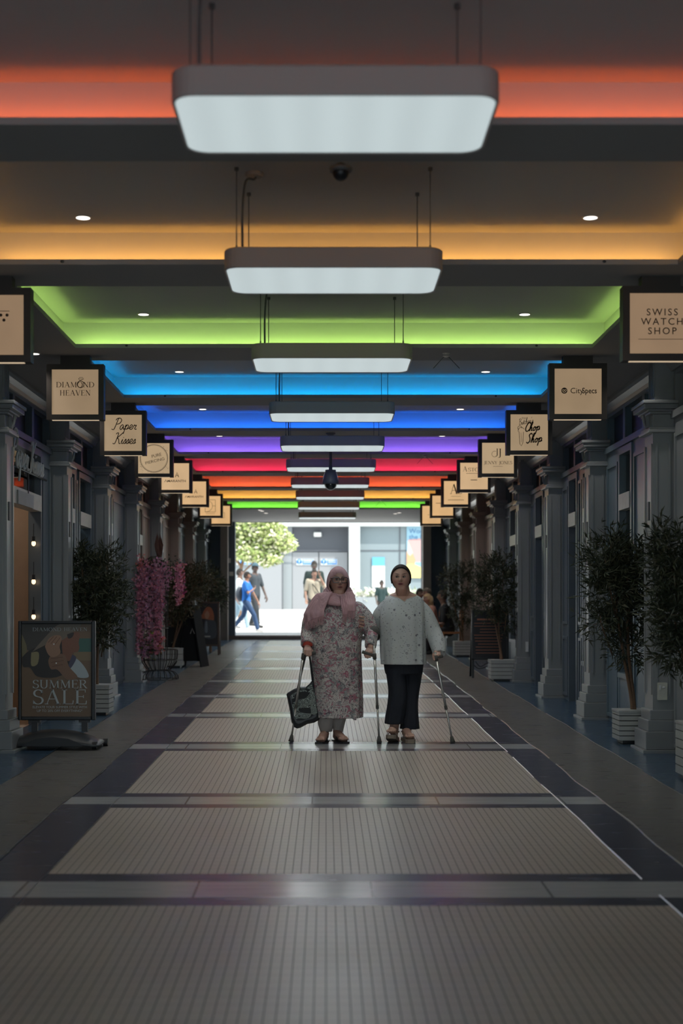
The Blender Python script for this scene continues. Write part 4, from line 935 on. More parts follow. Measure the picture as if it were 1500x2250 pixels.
AP('hat', (.17, .14, .11), [(280, 560), (420, 400), (560, 250), (700, 145), (1010, 145), (860, 290), (700, 400), (520, 440)], 8)
AP('glasses', (.03, .022, .02), [(800, 300), (900, 270), (880, 340), (820, 360)], 9)
AP('shirt', (.36, .42, .45), [(930, 650), (1010, 720), (1090, 830), (1120, 940), (960, 940), (840, 810)], 9)
AP('collar', (.06, .06, .10), [(880, 600), (940, 655), (860, 800), (820, 770)], 10)
AP('arm', (.20, .115, .075), [(560, 600), (760, 600), (830, 780), (960, 940), (800, 975), (660, 830), (560, 820), (520, 700)], 11)
AP('hand', (.30, .18, .12), [(470, 480), (530, 360), (620, 315), (700, 320), (720, 380), (690, 480), (700, 580), (600, 640), (520, 600)], 12)
for k_, (a, b_) in enumerate((((520, 420), (600, 330)), ((560, 440), (650, 330)), ((620, 450), (700, 345)), ((560, 660), (740, 640)), ((560, 720), (750, 690)), ((580, 780), (740, 750)))):
    n = MB(); pa, pb = B2(*a), B2(*b_); ribbon(n, [(PX(pa[0], D), PZ(pa[1], D)), (PX(pb[0], D), PZ(pb[1], D))], .0022, lambda u, v: (u, YP-.0055, v)); n.build('poster_finger_line', mat('print_line%d' % k_, (.12, .06, .04), .5), e)
n = MB(); 
for (a, b_) in ((605, 445), (640, 730)):
    p = B2(a, b_); dot(n, PX(p[0], D), PZ(p[1], D), .006, lambda u, v: (u, YP-.006, v))
n.build('poster_rings', M['alu'], e)
wl = mat('print_white', (.42, .47, .48), .5)
n = MB()
def CT(cxa, cya): p = B2(cxa, cya); return PX(p[0], D), PZ(p[1], D)
def put_row(s, xa, xb, yb, hc, mb):
    X0, Z0 = CT(xa, yb); X1, _ = CT(xb, yb); put_serif(mb, s, lambda u, v: (u, YP-.0065, v), hc/6.818*D/F, width=(X1-X0), x0=(X0+X1)/2, y0=Z0)
put_row('SUMMER', 285, 1105, 1105, 125, n); put_row('SALE', 285, 1108, 1345, 220, n); put_row('DIAMOND', 285, 715, 250, 52, n); put_row('HEAVEN', 755, 1105, 248, 52, n)
for s, xa, xb, yb in (('ELEVATE YOUR SUMMER STYLE WITH', 288, 1100, 1405), ('UP TO 20% OFF EVERYTHING*', 350, 1030, 1460)):
    X0, Z0 = CT(xa, yb); X1, _ = CT(xb, yb); put_text(n, s, lambda u, v: ((X0+X1)/2+u, YP-.0065, Z0+v), .030, width=X1-X0)
n.build('poster_lettering', wl, e)
# ---- black A-shaped board, menu board, posters
D = 24.4; zf = fz(D); cx = PX(424, D); e = empty('a_frame_board', (cx, D, zf)); tag(e, 'plain black A-shaped board beside the white planter', 'a-board')
zt = PZ(1329, D); w2 = .19
for s in (-1, 1):
    b = MB(); a = [(cx+s*w2, D-.25, zf+(.06 if s < 0 else 0)), (cx+s*w2+s*.02, D-.25, zf), (cx+s*w2+s*.02, D+.25, zf), (cx+s*w2, D+.25, zf)]
    rx = lambda p: (p[0]+(p[1]-D)*.18, p[1], p[2])
    t4 = [(cx+s*.03, D-.25, zt), (cx+s*.05, D-.25, zt), (cx+s*.05, D+.25, zt), (cx+s*.03, D+.25, zt)]
    b.hexa([rx(p) for p in a], [rx(p) for p in t4]); b.build('panel', M['matte'], e)
b = MB(); b.hexa([rx(p) for p in ((cx-w2+.02, D-.20, zf+.1), (cx+w2-.02, D-.20, zf+.1), (cx+w2-.02, D-.19, zf+.1), (cx-w2+.02, D-.19, zf+.1))], [rx(p) for p in ((cx-.04, D-.20, zt-.02), (cx+.04, D-.20, zt-.02), (cx+.04, D-.19, zt-.02), (cx-.04, D-.19, zt-.02))]); b.build('side_cloth', M['matte'], e)
b = MB(); ribbon(b, [(PX(421, D), PZ(1392, D)), (PX(425, D), PZ(1380, D)), (PX(430, D), PZ(1392, D))], .004, lambda u, v: (u, D-.245, v)); b.build('pale_mark', M['planter'], e)
def easel(label, px0, px1, t, bt, D, legs, framem, name='poster_board', cat='poster board'):
    zf = fz(D); x0, x1, z0, z1 = PX(px0, D), PX(px1, D), PZ(bt, D), PZ(t, D); e = empty(name, ((x0+x1)/2, D, zf)); tag(e, label, cat)
    f = MB(); fw = .035
    for q in ((x0, x0+fw, z0, z1), (x1-fw, x1, z0, z1), (x0+fw, x1-fw, z0, z0+fw), (x0+fw, x1-fw, z1-fw, z1)): f.box(q[0], q[1], D-.015, D+.015, q[2], q[3])
    f.build('frame', framem, e)
    for lx in (x0, x1-.035):
        for s in (0, 1):
            f = MB(); f.hexa([(lx, D-.015+s*.38, zf), (lx+.035, D-.015+s*.38, zf), (lx+.035, D+.015+s*.38, zf), (lx, D+.015+s*.38, zf)], [(lx, D-.015, z0+(z1-z0)*.98 if s else z0+.02), (lx+.035, D-.015, z0+(z1-z0)*.98 if s else z0+.02), (lx+.035, D+.015, z0+(z1-z0)*.98 if s else z0+.02), (lx, D+.015, z0+(z1-z0)*.98 if s else z0+.02)]); f.build('leg', framem, e)
    f = MB(); f.box(x0+fw, x1-fw, D-.008, D+.0, z0+fw, z1-fw); f.build('panel', mat('board_panel_'+str(px0), (.018, .018, .022), .5), e)
    return e, x0, x1, z0, z1
e, x0, x1, z0, z1 = easel('black free-standing menu board with orange lettering lines', 1036, 1117, 1341, 1450, 21.5, True, M['black'], 'menu_board', 'menu board')
om_ = mat('menu_orange', (.36, .15, .09), .6); f = MB(); rnd = random.Random(2); W = x1-x0
f.box(x0+.08, x0+W*.72, 21.488, 21.49, z1-.15, z1-.125)
zz = z1-.20
while zz > z0+.06:
    wl_ = rnd.uniform(.12, .24); c_ = x0+W*.45; f.box(c_-wl_, c_+wl_, 21.488, 21.49, zz, zz+.010); zz -= .045
f.build('menu_lines', om_, e)
f = MB(); f.tube(catmull([(x0+.05, 21.45, z0-.02), (x0+.12, 21.45, z0-.10), (x0+.2, 21.45, z0-.06), (x0+.3, 21.45, z0-.02)]), .008, 6); f.tube(catmull([(x0+.02, 21.45, z0-.07), (x0+.1, 21.45, z0-.13), (x0+.22, 21.45, z0-.10)]), .008, 6); f.build('loose_cable', M['blackm'], e)
e, x0, x1, z0, z1 = easel('brown framed poster board showing a woman with long auburn hair', 434, 482, 1322, 1420, 28.2, True, M['wood_d'])
Dp = 28.19
def PP(nm, col, pts, k_):
    n = MB(); P = [(p.x, p.y) for p in catmull([(p[0], p[1], 0) for p in pts+[pts[0]]], 4)[:-1]]; n.quad([(PX(p[0], Dp), Dp-.002*k_, PZ(p[1], Dp)) for p in P][::-1]); n.build('artwork', mat('print2_'+nm, col, .5), e)
PP('hair', (.30, .10, .045), [(446, 1345), (454, 1334), (464, 1336), (470, 1352), (468, 1368), (458, 1362), (450, 1360), (436, 1358), (444, 1350)], 1)
PP('body', (.05, .06, .075), [(450, 1362), (462, 1362), (474, 1368), (474, 1400), (448, 1400)], 1.5)
PP('face', (.36, .20, .13), [(449, 1350), (455, 1342), (460, 1350), (456, 1360), (451, 1358)], 2)
PP('jeans', (.14, .18, .22), [(451, 1366), (455, 1366), (456, 1388), (450, 1388)], 2.5)
n = MB(); n.box(PX(447, Dp), PX(462, Dp), Dp-.006, Dp-.004, PZ(1400, Dp), PZ(1397, Dp)); n.build('caption', M['planter'], e)
e, x0, x1, z0, z1 = easel('low brown poster board with a pink rose behind the flower cage', 362, 404, 1344, 1432, 24.9, True, M['wood_d'])
Dp = 24.88; f = MB(); rosem = mat('rose_pink', (.55, .16, .20), .6)
for k_ in range(9): dot(f, PX(367, Dp)+.03*math.cos(k_*.7), PZ(1369, Dp)+.03*math.sin(k_*.7), .028, lambda u, v: (u, Dp-.002*(k_+1)*.3, v), 8)
f.build('rose_print', rosem, e); f = MB()
for (a, b_, c_) in ((361, 375, 1377), (388, 398, 1359), (388, 398, 1363)): f.box(PX(a, Dp), PX(b_, Dp), Dp-.002, Dp-.001, PZ(c_, Dp), PZ(c_-1.3, Dp))
f.build('caption', M['planter'], e)
# ---- wooden chairs by the cafe
orw = mat('orange_wood', (.34, .135, .05), .5, nz=.2, nscale=15)
def cafe_chair(X, Y, facing, label, Hs=.46):
    zf = fz(Y); e = empty('wooden_chair', (X, Y, zf)); tag(e, label, 'chair', 'wooden cafe chairs on the right'); s = facing
    b = MB(); b.box(X-.21, X+.21, Y-.21, Y+.21, zf+Hs-.04, zf+Hs); b.build('seat', orw, e)
    for (dx, dy) in ((-.19, -.19), (.19, -.19), (-.19, .19), (.19, .19)):
        tall = (dx*s < 0); b = MB(); b.box(X+dx-.022, X+dx+.022, Y+dy-.022, Y+dy+.022, zf, zf+(.88 if tall else .44)); b.build('leg', orw, e)
    b = MB(); xb = X-s*.19
    for z in (.52, .64, .76): b.box(xb-.012, xb+.012, Y-.19, Y+.19, zf+z, zf+z+.07)
    b.build('backrest', orw, e)
    return e
cafe_chair(PX(992, 28.3), 28.3, -1, 'orange wooden chair under the person in black')
cafe_chair(PX(948, 29.0), 29.0, -1, 'orange wooden chair under the blond person')
D = 29.2; zf = fz(D); X = PX(905, D); e = empty('cafe_table', (X, D, zf)); tag(e, 'small cafe table hidden behind the woman in the white blouse', 'table')
b = MB(); b.lathe((X, D, zf+.70), [(.32, 0), (.33, .015), (.32, .03)], 28); b.build('table_top', orw, e)
b = MB(); b.tube([(X, D, zf+.02), (X, D, zf+.7)], .03, 10); b.lathe((X, D, zf), [(.2, 0), (.2, .02), (.03, .04)]); b.build('pedestal', M['black'], e)
# ---- street tree
D = 46.0; rnd = random.Random(21); e = empty('street_tree', (PX(528, D), D, gz(D))); tag(e, 'sunlit pale green street tree at the left of the far opening', 'tree')
t = MB(); b0 = Vector((PX(528, D), D, gz(D))); c0 = P3(530, 1245, D); t.tube(catmull([b0, (b0+c0)/2, c0, P3(560, 1190, D), P3(600, 1180, D)]), [.09]*6+[.07]*6+[.05]*6+[.03]*6+[.02], 8)
t.tube(catmull([P3(530, 1262, D), P3(546, 1246, D), P3(570, 1225, D)]), [.03]*13, 6); t.tube(catmull([c0, P3(500, 1200, D), P3(490, 1150, D)]), .05, 6); t.build('trunk', barkm, e, smooth=True)
f = MB(); tm = [mat('street_leaf_a', (.36, .46, .14), .45), mat('street_leaf_b', (.55, .60, .28), .4), mat('street_leaf_c', (.20, .28, .08), .5), mat('street_leaf_d', (.75, .72, .55), .4)]
for (px, py, rx, rz, n) in ((540, 1160, 45, 35, 1500), (590, 1175, 45, 32, 1500), (625, 1195, 26, 18, 600), (550, 1210, 40, 25, 1100), (590, 1225, 30, 20, 700), (500, 1180, 50, 50, 1000), (560, 1120, 60, 30, 700)):
    for _ in range(n):
        d = Vector((rnd.gauss(0, 1), rnd.gauss(0, 1), rnd.gauss(0, 1))).normalized()*rnd.uniform(.3, 1)**.5
        p = P3(px, py, D)+Vector((d.x*rx*D/F, d.y*rx*D/F, d.z*rz*D/F)); leaf(f, p, Vector((rnd.gauss(0, 1), rnd.gauss(0, 1), rnd.gauss(-.2, .7))), .16, .09, rnd, rnd.choice((0, 0, 1, 1, 1, 2, 3, 3)))
f.build('foliage', tm, e)
# low planting beyond, right
D = 52.0; e = empty('low_hedge', (PX(800, D), D, gz(D))); tag(e, 'low pale flowering planting across the street behind the women', 'shrub', kind='stuff')
f = MB()
hm = [mat('pale_leaf', (.42, .46, .33), .6), mat('pale_flower', (.75, .72, .66), .6), mat('pale_leaf_b', (.30, .36, .24), .6)]
for _ in range(1100):
    p = P3(rnd.uniform(775, 925), rnd.uniform(1300, 1320)-rnd.random()*6*math.sin(_), D)+Vector((0, rnd.uniform(-.4, .4), 0)); leaf(f, p, Vector((rnd.gauss(0, 1), rnd.gauss(0, 1), rnd.gauss(0, 1))), .2, .12, rnd, rnd.choice((0, 1, 1, 2)))
f.build('leaves', hm, e)
b = MB(); b.box(PX(770, D), PX(930, D), D-.5, D+.5, gz(D)-.1, PZ(1312, D)); struct(b.build('planter_wall', M['facade']), 'low pale planting wall across the street')
# ================================================================ PEOPLE
def voxel(mb, name, mats, parent, vs, smooth=2, colorfn=None, solid=0):
    o = mb.build('tmp', mats if isinstance(mats, list) else [mats], None)
    if solid: so = o.modifiers.new('so', 'SOLIDIFY'); so.thickness = solid; so.offset = 0
    r = o.modifiers.new('r', 'REMESH'); r.mode = 'VOXEL'; r.voxel_size = vs; r.use_smooth_shade = True
    if smooth: s = o.modifiers.new('s', 'SMOOTH'); s.factor = .5; s.iterations = smooth
    dg = bpy.context.evaluated_depsgraph_get(); dg.update(); me = bpy.data.meshes.new_from_object(o.evaluated_get(dg))
    old = o.data; bpy.data.objects.remove(o); bpy.data.meshes.remove(old)
    me.name = name; me.materials.clear()
    for m in (mats if isinstance(mats, list) else [mats]): me.materials.append(m)
    off = Vector(parent.location) if parent is not None else Vector((0, 0, 0))
    if colorfn:
        ca = me.color_attributes.new('Col', 'FLOAT_COLOR', 'POINT'); buf = []
        for v in me.vertices: buf += [*colorfn(v.co), 1.0]
        ca.data.foreach_set('color', buf)
    me.transform(Matrix.Translation(-off)); me.polygons.foreach_set('use_smooth', [True]*len(me.polygons)); me.polygons.foreach_set('material_index', [0]*len(me.polygons)); me.update()
    n = bpy.data.objects.new(name, me); COL.objects.link(n)
    if parent is not None: n.parent = parent
    return n
def limb(mb, pts, rad, seg=14, flat=1.0):
    pts = [Vector(p) for p in pts]; mb.tube(pts, rad, seg)
    for p, r in zip(pts, rad): mb.ball(p, r*.995, 12, 8)
def skinmat(name):
    m = bpy.data.materials.new(name); m.use_nodes = True; nt = m.node_tree; b = nt.nodes['Principled BSDF']; a = nt.nodes.new('ShaderNodeVertexColor'); a.layer_name = 'Col'
    nt.links.new(a.outputs[0], b.inputs['Base Color']); b.inputs['Roughness'].default_value = .5; return m
M['skin'] = skinmat('skin')
def ell(u, v, cu, cv, ru, rv, soft=.25):
    d = math.sqrt(((u-cu)/ru)**2+((v-cv)/rv)**2); return max(0, min(1, (1+soft-d)/(2*soft))) if soft else (1 if d < 1 else 0)
class Face:
    def __init__(s, c, R, yaw, skin, eye_v=.03, nose_v=-.25, mouth_v=-.5, lip=(.30, .10, .09), brow=(.05, .03, .02), gaze=0.0, open_=.0):
        s.c = Vector(c); s.R = R; s.yaw = yaw; s.skin = skin; s.ev, s.nv, s.mv = eye_v, nose_v, mouth_v; s.lip = lip; s.brow = brow; s.gaze = gaze; s.open = open_
        s.cs, s.sn = math.cos(yaw), math.sin(yaw)
    def to_world(s, p): return s.c+Vector((p.x*s.cs-p.y*s.sn, p.x*s.sn+p.y*s.cs, p.z))
    def to_local(s, q): p = Vector(q)-s.c; return Vector((p.x*s.cs+p.y*s.sn, -p.x*s.sn+p.y*s.cs, p.z))
    def mesh(s, mb, seg=72, rings=60):
        rows = []; g = lambda a, b, w, h: math.exp(-(a/w)**2-(b/h)**2)
        for i in range(rings+1):
            th = min(max(PI*i/rings, .01), PI-.01); row = []
            for k in range(seg):
                ph = 2*PI*k/seg; d = Vector((math.sin(th)*math.cos(ph), math.sin(th)*math.sin(ph), -math.cos(th))); u, v = d.x, d.z
                x, y, z = s.R[0]*d.x, s.R[1]*d.y, s.R[2]*d.z
                jaw = max(0, -v-.15); x *= 1-.10*jaw; 
                if d.y > 0: y *= 1.05; z += .004*v
                if d.y < .3:
                    f = min(1, (.3-d.y)/.5)
                    y -= f*(.030*g(u, v-s.nv-.04, .14, .12)+.016*g(u, v-(s.nv+s.ev)/2, .10, .2)+.006*g(abs(u)-.17, v-s.nv, .08, .07))
                    y += f*.011*g(abs(u)-.36, v-s.ev, .17, .11); y -= f*.006*g(abs(u)-.36, v-s.ev, .10, .05)
                    y -= f*.005*g(abs(u)-.36, v-s.ev-.2, .25, .07)
                    y -= f*(.008*g(u, v-s.mv-.05, .24, .045)+.008*g(u, v-s.mv+.055, .21, .045)); y += f*.004*g(u, v-s.mv, .22, .02)
                    y -= f*.013*g(u, v+.82, .3, .13); y -= f*.008*g(abs(u)-.5, v-s.nv+.05, .25, .22)
                row.append(s.to_world(Vector((x, y, z))))
            rows.append(row)
        mb.grid(rows, closed=True, cap=True)
        for sd in (-1, 1):      # ears
            c = s.to_world(Vector((sd*s.R[0]*.99, .012, s.R[2]*(s.ev-.12)))); mb.ball(c, (.011, .018, .03), 10, 8)
    def color(s, co):
        p = s.to_local(co); u, v = p.x/s.R[0], p.z/s.R[2]
        if abs(u) > 1.15 or abs(v) > 1.1 or p.y > -.25*s.R[1]: return None
        c = list(s.skin)
        def mixin(col, a):
            for i in range(3): c[i] = c[i]*(1-a)+col[i]*a
        mixin((s.skin[0]*1.1, s.skin[1]*.82, s.skin[2]*.8), .5*ell(abs(u), v, .52, s.nv, .3, .25, .6))
        au = abs(u)
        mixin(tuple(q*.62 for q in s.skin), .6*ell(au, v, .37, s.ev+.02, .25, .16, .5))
        mixin(s.brow, .9*ell(au, v-.12*(au-.36), .38, s.ev+.235, .25, .035, .4))
        mixin((.03, .02, .018), .95*ell(au, v, .37, s.ev+.005, .185, .085, .25))
        mixin((.36, .33, .31), 1.0*ell(au, v, .37, s.ev-.006, .145, .043, .3))
        mixin((.025, .015, .01), 1.0*ell(u, v, (.37 if u > 0 else -.37)+s.gaze, s.ev, .07, .06, .3))
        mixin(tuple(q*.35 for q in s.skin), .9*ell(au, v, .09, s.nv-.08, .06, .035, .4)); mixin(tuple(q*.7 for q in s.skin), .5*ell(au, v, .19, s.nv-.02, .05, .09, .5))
        mixin(s.lip, .95*ell(u, v, 0, s.mv, .30, .095+s.open*.5, .3))
        mixin((.06, .02, .02), .95*ell(u, v, 0, s.mv, .22, .026+s.open, .4))
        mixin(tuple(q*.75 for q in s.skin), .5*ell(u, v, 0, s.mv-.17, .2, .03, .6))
        return c
def hand(mb, w, X, Y, Z, s=1.0, curl=(70, 80, 50), thumb=True, spread=.02):
    """w wrist, X to the thumb side, Y along the fingers, Z where the palm faces"""
    X, Y, Z = X.normalized(), Y.normalized(), Z.normalized(); w = Vector(w)
    L = ((.030, .088, 1.0), (.0105, .093, 1.1), (-.0095, .089, 1.0), (-.028, .080, .8))
    for (kx, ky, ln) in L:
        kn = w+X*kx*s+Y*ky*s; limb(mb, [w+X*kx*.55*s, (w+kn)/2+X*kx*.2*s, kn], [.017*s, .015*s, .0115*s], 10)
        p = kn; a = 0; pts = [p]; 
        for seg_, cl in zip((.042, .027, .020), curl):
            a += math.radians(cl); d = Y*math.cos(a)+Z*math.sin(a); p = p+d*seg_*ln*s; pts.append(p)
        limb(mb, pts, [.0105*s, .0095*s, .0085*s, .0075*s], 10)
    if thumb:
        limb(mb, [w+X*.018*s+Y*.018*s, w+X*.042*s+Y*.045*s+Z*.018*s, w+X*.040*s+Y*.068*s+Z*.036*s, w+X*.026*s+Y*.078*s+Z*.052*s], [.017*s, .0125*s, .0105*s, .009*s], 10)
def loft(mb, rows, seg=72, e=2.3, folds=0, amp=0.0, ph=0.0, cap=True, amp0=0.0):
    """rows: (xL, xR, py, D, ry[, dy]) in picture measures at depth D"""
    out = []; n = len(rows)
    R = []
    P = catmull([(r[0], r[1], r[2]) for r in rows], 5); Q = catmull([(r[3], r[4], 0) for r in rows], 5)
    for i, (p, q) in enumerate(zip(P, Q)):
        D = q.x; cx = PX((p.x+p.y)/2, D); rx = (p.y-p.x)/2*D/F; ry = q.y; z = PZ(p.z, D); t = i/(len(P)-1); am = amp0+(amp-amp0)*t
        ring = []
        for k in range(seg):
            a = 2*PI*k/seg; ca, sa = math.cos(a), math.sin(a); m_ = 1+am*math.sin(folds*a+ph+2*t)+am*.5*math.sin((folds*1.7//1)*a+ph*2)
            ring.append((cx+rx*m_*math.copysign(abs(ca)**(2/e), ca), D+ry*m_*math.copysign(abs(sa)**(2/e), sa), z))
        out.append(ring)
    mb.grid(out, closed=True, cap=cap); return out
def cloth_bump(nt, b, vec, s=7, st=.5):
    n = noise_out(nt, scaled(nt, vec, (1.6, 1.6, .6)), s, 3, 1.2); bp = nt.nodes.new('ShaderNodeBump'); bp.inputs['Strength'].default_value = st; bp.inputs['Distance'].default_value = .03
    nt.links.new(n, bp.inputs['Height']); nt.links.new(bp.outputs[0], b.inputs['Normal'])
def vor(nt, vec, scale, out='Distance', feature='F1', rnd=1.0):
    v = nt.nodes.new('ShaderNodeTexVoronoi'); v.feature = feature; v.inputs['Scale'].default_value = scale; v.inputs['Randomness'].default_value = rnd; nt.links.new(vec, v.inputs['Vector']); return v.outputs[out]
def paisley():
    m, nt, b, vec, x, y, z = newmat('paisley_cloth', .75)
    nv = noise_out(nt, vec, 9, 2, 0, 'Color'); ad = N(nt, 'ShaderNodeVectorMath', operation='SCALE'); nt.links.new(nv, ad.inputs[0]); ad.inputs["Scale"].default_value = .05
    a2 = N(nt, 'ShaderNodeVectorMath', operation='ADD'); nt.links.new(vec, a2.inputs[0]); nt.links.new(ad.outputs[0], a2.inputs[1]); w_ = scaled(nt, a2.outputs[0], (1, .6, 1.25))
    n1 = noise_out(nt, scaled(nt, vec, (1, .5, 1.15)), 17, 1.5, 1.6); n2 = noise_out(nt, scaled(nt, vec, (1.2, .5, 1), (4, 2, 1)), 20, 1, 2.2); n3 = noise_out(nt, scaled(nt, vec, (1, .5, 1), (9, 2, 5)), 12, 2, .5); d3 = vor(nt, scaled(nt, w_, (1, 1, 1), (7, 3, 5)), 42)
    near = lambda n_, c_, w2: mth(nt, 'LESS_THAN', mth(nt, 'ABSOLUTE', mth(nt, 'SUBTRACT', n_, c_)), w2)
    base = (.56, .52, .49)
    c = mixc(nt, mth(nt, 'MULTIPLY', mth(nt, 'GREATER_THAN', n3, .57), .65), base, (.20, .235, .235))
    c = mixc(nt, mth(nt, 'MULTIPLY', near(n1, .665, .065), .9), c, (.40, .13, .18))
    c = mixc(nt, mth(nt, 'MULTIPLY', mth(nt, 'MULTIPLY', mth(nt, 'LESS_THAN', d3, .30), mth(nt, 'GREATER_THAN', n1, .56)), .8), c, (.50, .33, .34))
    c = mixc(nt, mth(nt, 'MULTIPLY', near(n2, .36, .022), .85), c, (.33, .08, .13))
    c = mixc(nt, mth(nt, 'MULTIPLY', near(n1, .575, .014), .9), c, (.07, .05, .065))
    c = mixc(nt, mth(nt, 'MULTIPLY', near(n1, .40, .016), .85), c, (.08, .065, .085))
    c = mixc(nt, mth(nt, 'MULTIPLY', near(n2, .60, .02), .8), c, (.09, .075, .10))
    nt.links.new(c, b.inputs['Base Color']); cloth_bump(nt, b, vec); return m
def blousem():
    m, nt, b, vec, x, y, z = newmat('white_print_cloth', .75)
    w_ = scaled(nt, vec, (1, .55, 1)); base = mixc(nt, noise_out(nt, vec, 5, 3), (.47, .495, .495), (.60, .62, .605)); c = base
    d = vor(nt, w_, 17); col = vor(nt, w_, 17, 'Color'); sp = N(nt, 'ShaderNodeSeparateColor'); nt.links.new(col, sp.inputs[0])
    ring = mth(nt, 'LESS_THAN', mth(nt, 'ABSOLUTE', mth(nt, 'SUBTRACT', d, .15)), .04)
    c = mixc(nt, mth(nt, 'MULTIPLY', mth(nt, 'MULTIPLY', ring, mth(nt, 'GREATER_THAN', sp.outputs[0], .35)), .75), c, (.09, .09, .12))
    dotm = mth(nt, 'MULTIPLY', mth(nt, 'LESS_THAN', d, .12), mth(nt, 'LESS_THAN', sp.outputs[1], .28)); c = mixc(nt, mth(nt, 'MULTIPLY', dotm, .8), c, (.09, .08, .11))
    d2 = vor(nt, scaled(nt, vec, (1.7, .6, .8), (2, 1, 4), (0, .6, 0)), 36); c = mixc(nt, mth(nt, 'MULTIPLY', mth(nt, 'LESS_THAN', d2, .16), .75), c, (.14, .14, .16))
    d3 = vor(nt, scaled(nt, vec, (.6, .6, 2.0), (1, 4, 7), (0, -.5, 0)), 33); c = mixc(nt, mth(nt, 'MULTIPLY', mth(nt, 'LESS_THAN', d3, .17), .7), c, (.13, .13, .15))
    nt.links.new(c, b.inputs['Base Color']); cloth_bump(nt, b, vec, 6, .45); return m
def plaincloth(name, col, st=.5, s=7, rough=.8, nzv=.08):
    m, nt, b, vec, x, y, z = newmat(name, rough); c = mixc(nt, noise_out(nt, vec, 6, 3), tuple(v*(1-nzv) for v in col), tuple(v*(1+nzv) for v in col)); nt.links.new(c, b.inputs['Base Color']); cloth_bump(nt, b, vec, s, st); return m
M['paisley'] = paisley(); M['blouse'] = blousem(); M['scarf'] = plaincloth('pink_scarf_cloth', (.58, .35, .37), .6, 9)
M['cream'] = plaincloth('cream_trousers', (.46, .43, .40), .5); M['navy'] = plaincloth('black_trousers', (.012, .015, .024), .5); M['shoe'] = mat('black_leather', (.02, .018, .018), .4); M['cork'] = mat('cork_sole', (.28, .22, .17), .7); M['sandal'] = mat('silver_strap', (.30, .24, .21), .45); M['redcuff'] = mat('red_cloth', (.42, .05, .03), .7)
V = Vector
# ---------------------------------------------------------------- woman in the pink headscarf
DA = 13.0; gA = fz(12.9)
A = empty('person', (PX(740, DA), DA, gA)); tag(A, 'woman in pink headscarf, glasses and long paisley tunic walking on crutches', 'person')
skA = (.50, .30, .235)
fA = Face(P3(743.8, 1278, 12.97), (.080, .098, .124), math.radians(7), skA, eye_v=.14, nose_v=-.15, mouth_v=-.42, lip=(.30, .10, .11), brow=(.16, .09, .07))
b = MB(); fA.mesh(b)
limb(b, [P3(744, 1300, 13.0), P3(742, 1330, 13.02)], [.072, .08]); limb(b, [P3(744, 1303, 12.94), P3(744, 1312, 12.95)], [.055, .05])
loft(b, [(712, 770, 1322, 13.02, .09), (698, 786, 1342, 13.02, .125), (694, 788, 1390, 13.02, .16), (694, 786, 1440, 13.02, .16), (700, 780, 1480, 13.02, .15)], 40)
sh = ((698, 820), (1330, 1332))
armL = [P3(708, 1340, 13.02), P3(676, 1382, 13.0), P3(675, 1421, 12.80)]; armR = [P3(783, 1341, 13.02), P3(820, 1384, 13.0), P3(814, 1424, 12.80)]
limb(b, armL, [.05, .046, .030]); limb(b, armR, [.05, .046, .030])
hand(b, P3(675, 1422, 12.80), V((.95, -.1, 0)), V((.05, -1, -.35)), V((0, .3, -1)), .95, (62, 88, 60)); hand(b, P3(812, 1426, 12.80), V((-.95, -.1, 0)), V((-.12, -1, -.35)), V((0, .3, -1)), .95, (62, 88, 60))
limb(b, [P3(722, 1470, 13.02), P3(716, 1545, 13.0), P3(713, 1606, 13.02)], [.10, .07, .042]); limb(b, [P3(756, 1470, 13.02), P3(748, 1545, 13.0), P3(741, 1608, 13.03)], [.10, .07, .042])
def foot(mb, ank, toe, zf, w=.042, lift=0):
    ank, toe = V(ank), V(toe); d = (toe-ank); d.z = 0; d = d.normalized(); s_ = V((-d.y, d.x, 0)); heel = ank-d*.035; heel.z = zf+.030
    limb(mb, [ank, heel], [.04, .032]); limb(mb, [V((ank.x, ank.y, zf+.055)), V((toe.x, toe.y, zf+.026+lift))-d*.06], [.042, .034]); limb(mb, [V((ank.x, ank.y, zf+.035)), V((toe.x, toe.y, zf+.024+lift))-d*.055+s_*.02], [.034, .026])
    for k_ in range(5):
        o = (k_-2)*.0165; ln = (.0, .006, .004, -.004, -.014)[k_ if True else 0]
        base = V((toe.x, toe.y, zf+.022+lift))-d*.055+s_*o; limb(mb, [base, base+d*(.045+ln)], [.012 if k_ else .014, .009], 8)
foot(b, P3(713, 1608, 12.99), V((PX(702, 12.76), 12.76, gA)), gA+.012); foot(b, P3(741, 1610, 13.0), V((PX(758, 12.80), 12.80, gA)), gA+.012)
def colA(co):
    c = fA.color(co)
    return c if c else skA
voxel(b, 'body', M['skin'], A, .0034, 1, colA)
t = MB()
loft(t, [(716, 772, 1319, 13.0, .085), (702, 786, 1326, 13.0, .12), (693, 797, 1336, 13.0, .15), (688, 801, 1352, 12.98, .185), (685, 797, 1385, 12.97, .20), (683, 793, 1420, 12.97, .205), (684, 794, 1460, 12.98, .20), (688, 796, 1510, 12.98, .185), (691, 797, 1550, 12.98, .18), (693, 797, 1576, 12.98, .18)], 96, folds=9, amp=.02, amp0=.0)
def sleeve(mb, pts, rad, cuff=None):
    mb.tube(catmull(pts, 6), [x_ for x_ in _interp(rad, 6)], 24); mb.ball(pts[0], rad[0]*.98, 16, 10)
def _interp(r, n):
    out = []
    for i in range(len(r)-1):
        for k in range(n): out.append(r[i]+(r[i+1]-r[i])*k/n)
    return out+[r[-1]]
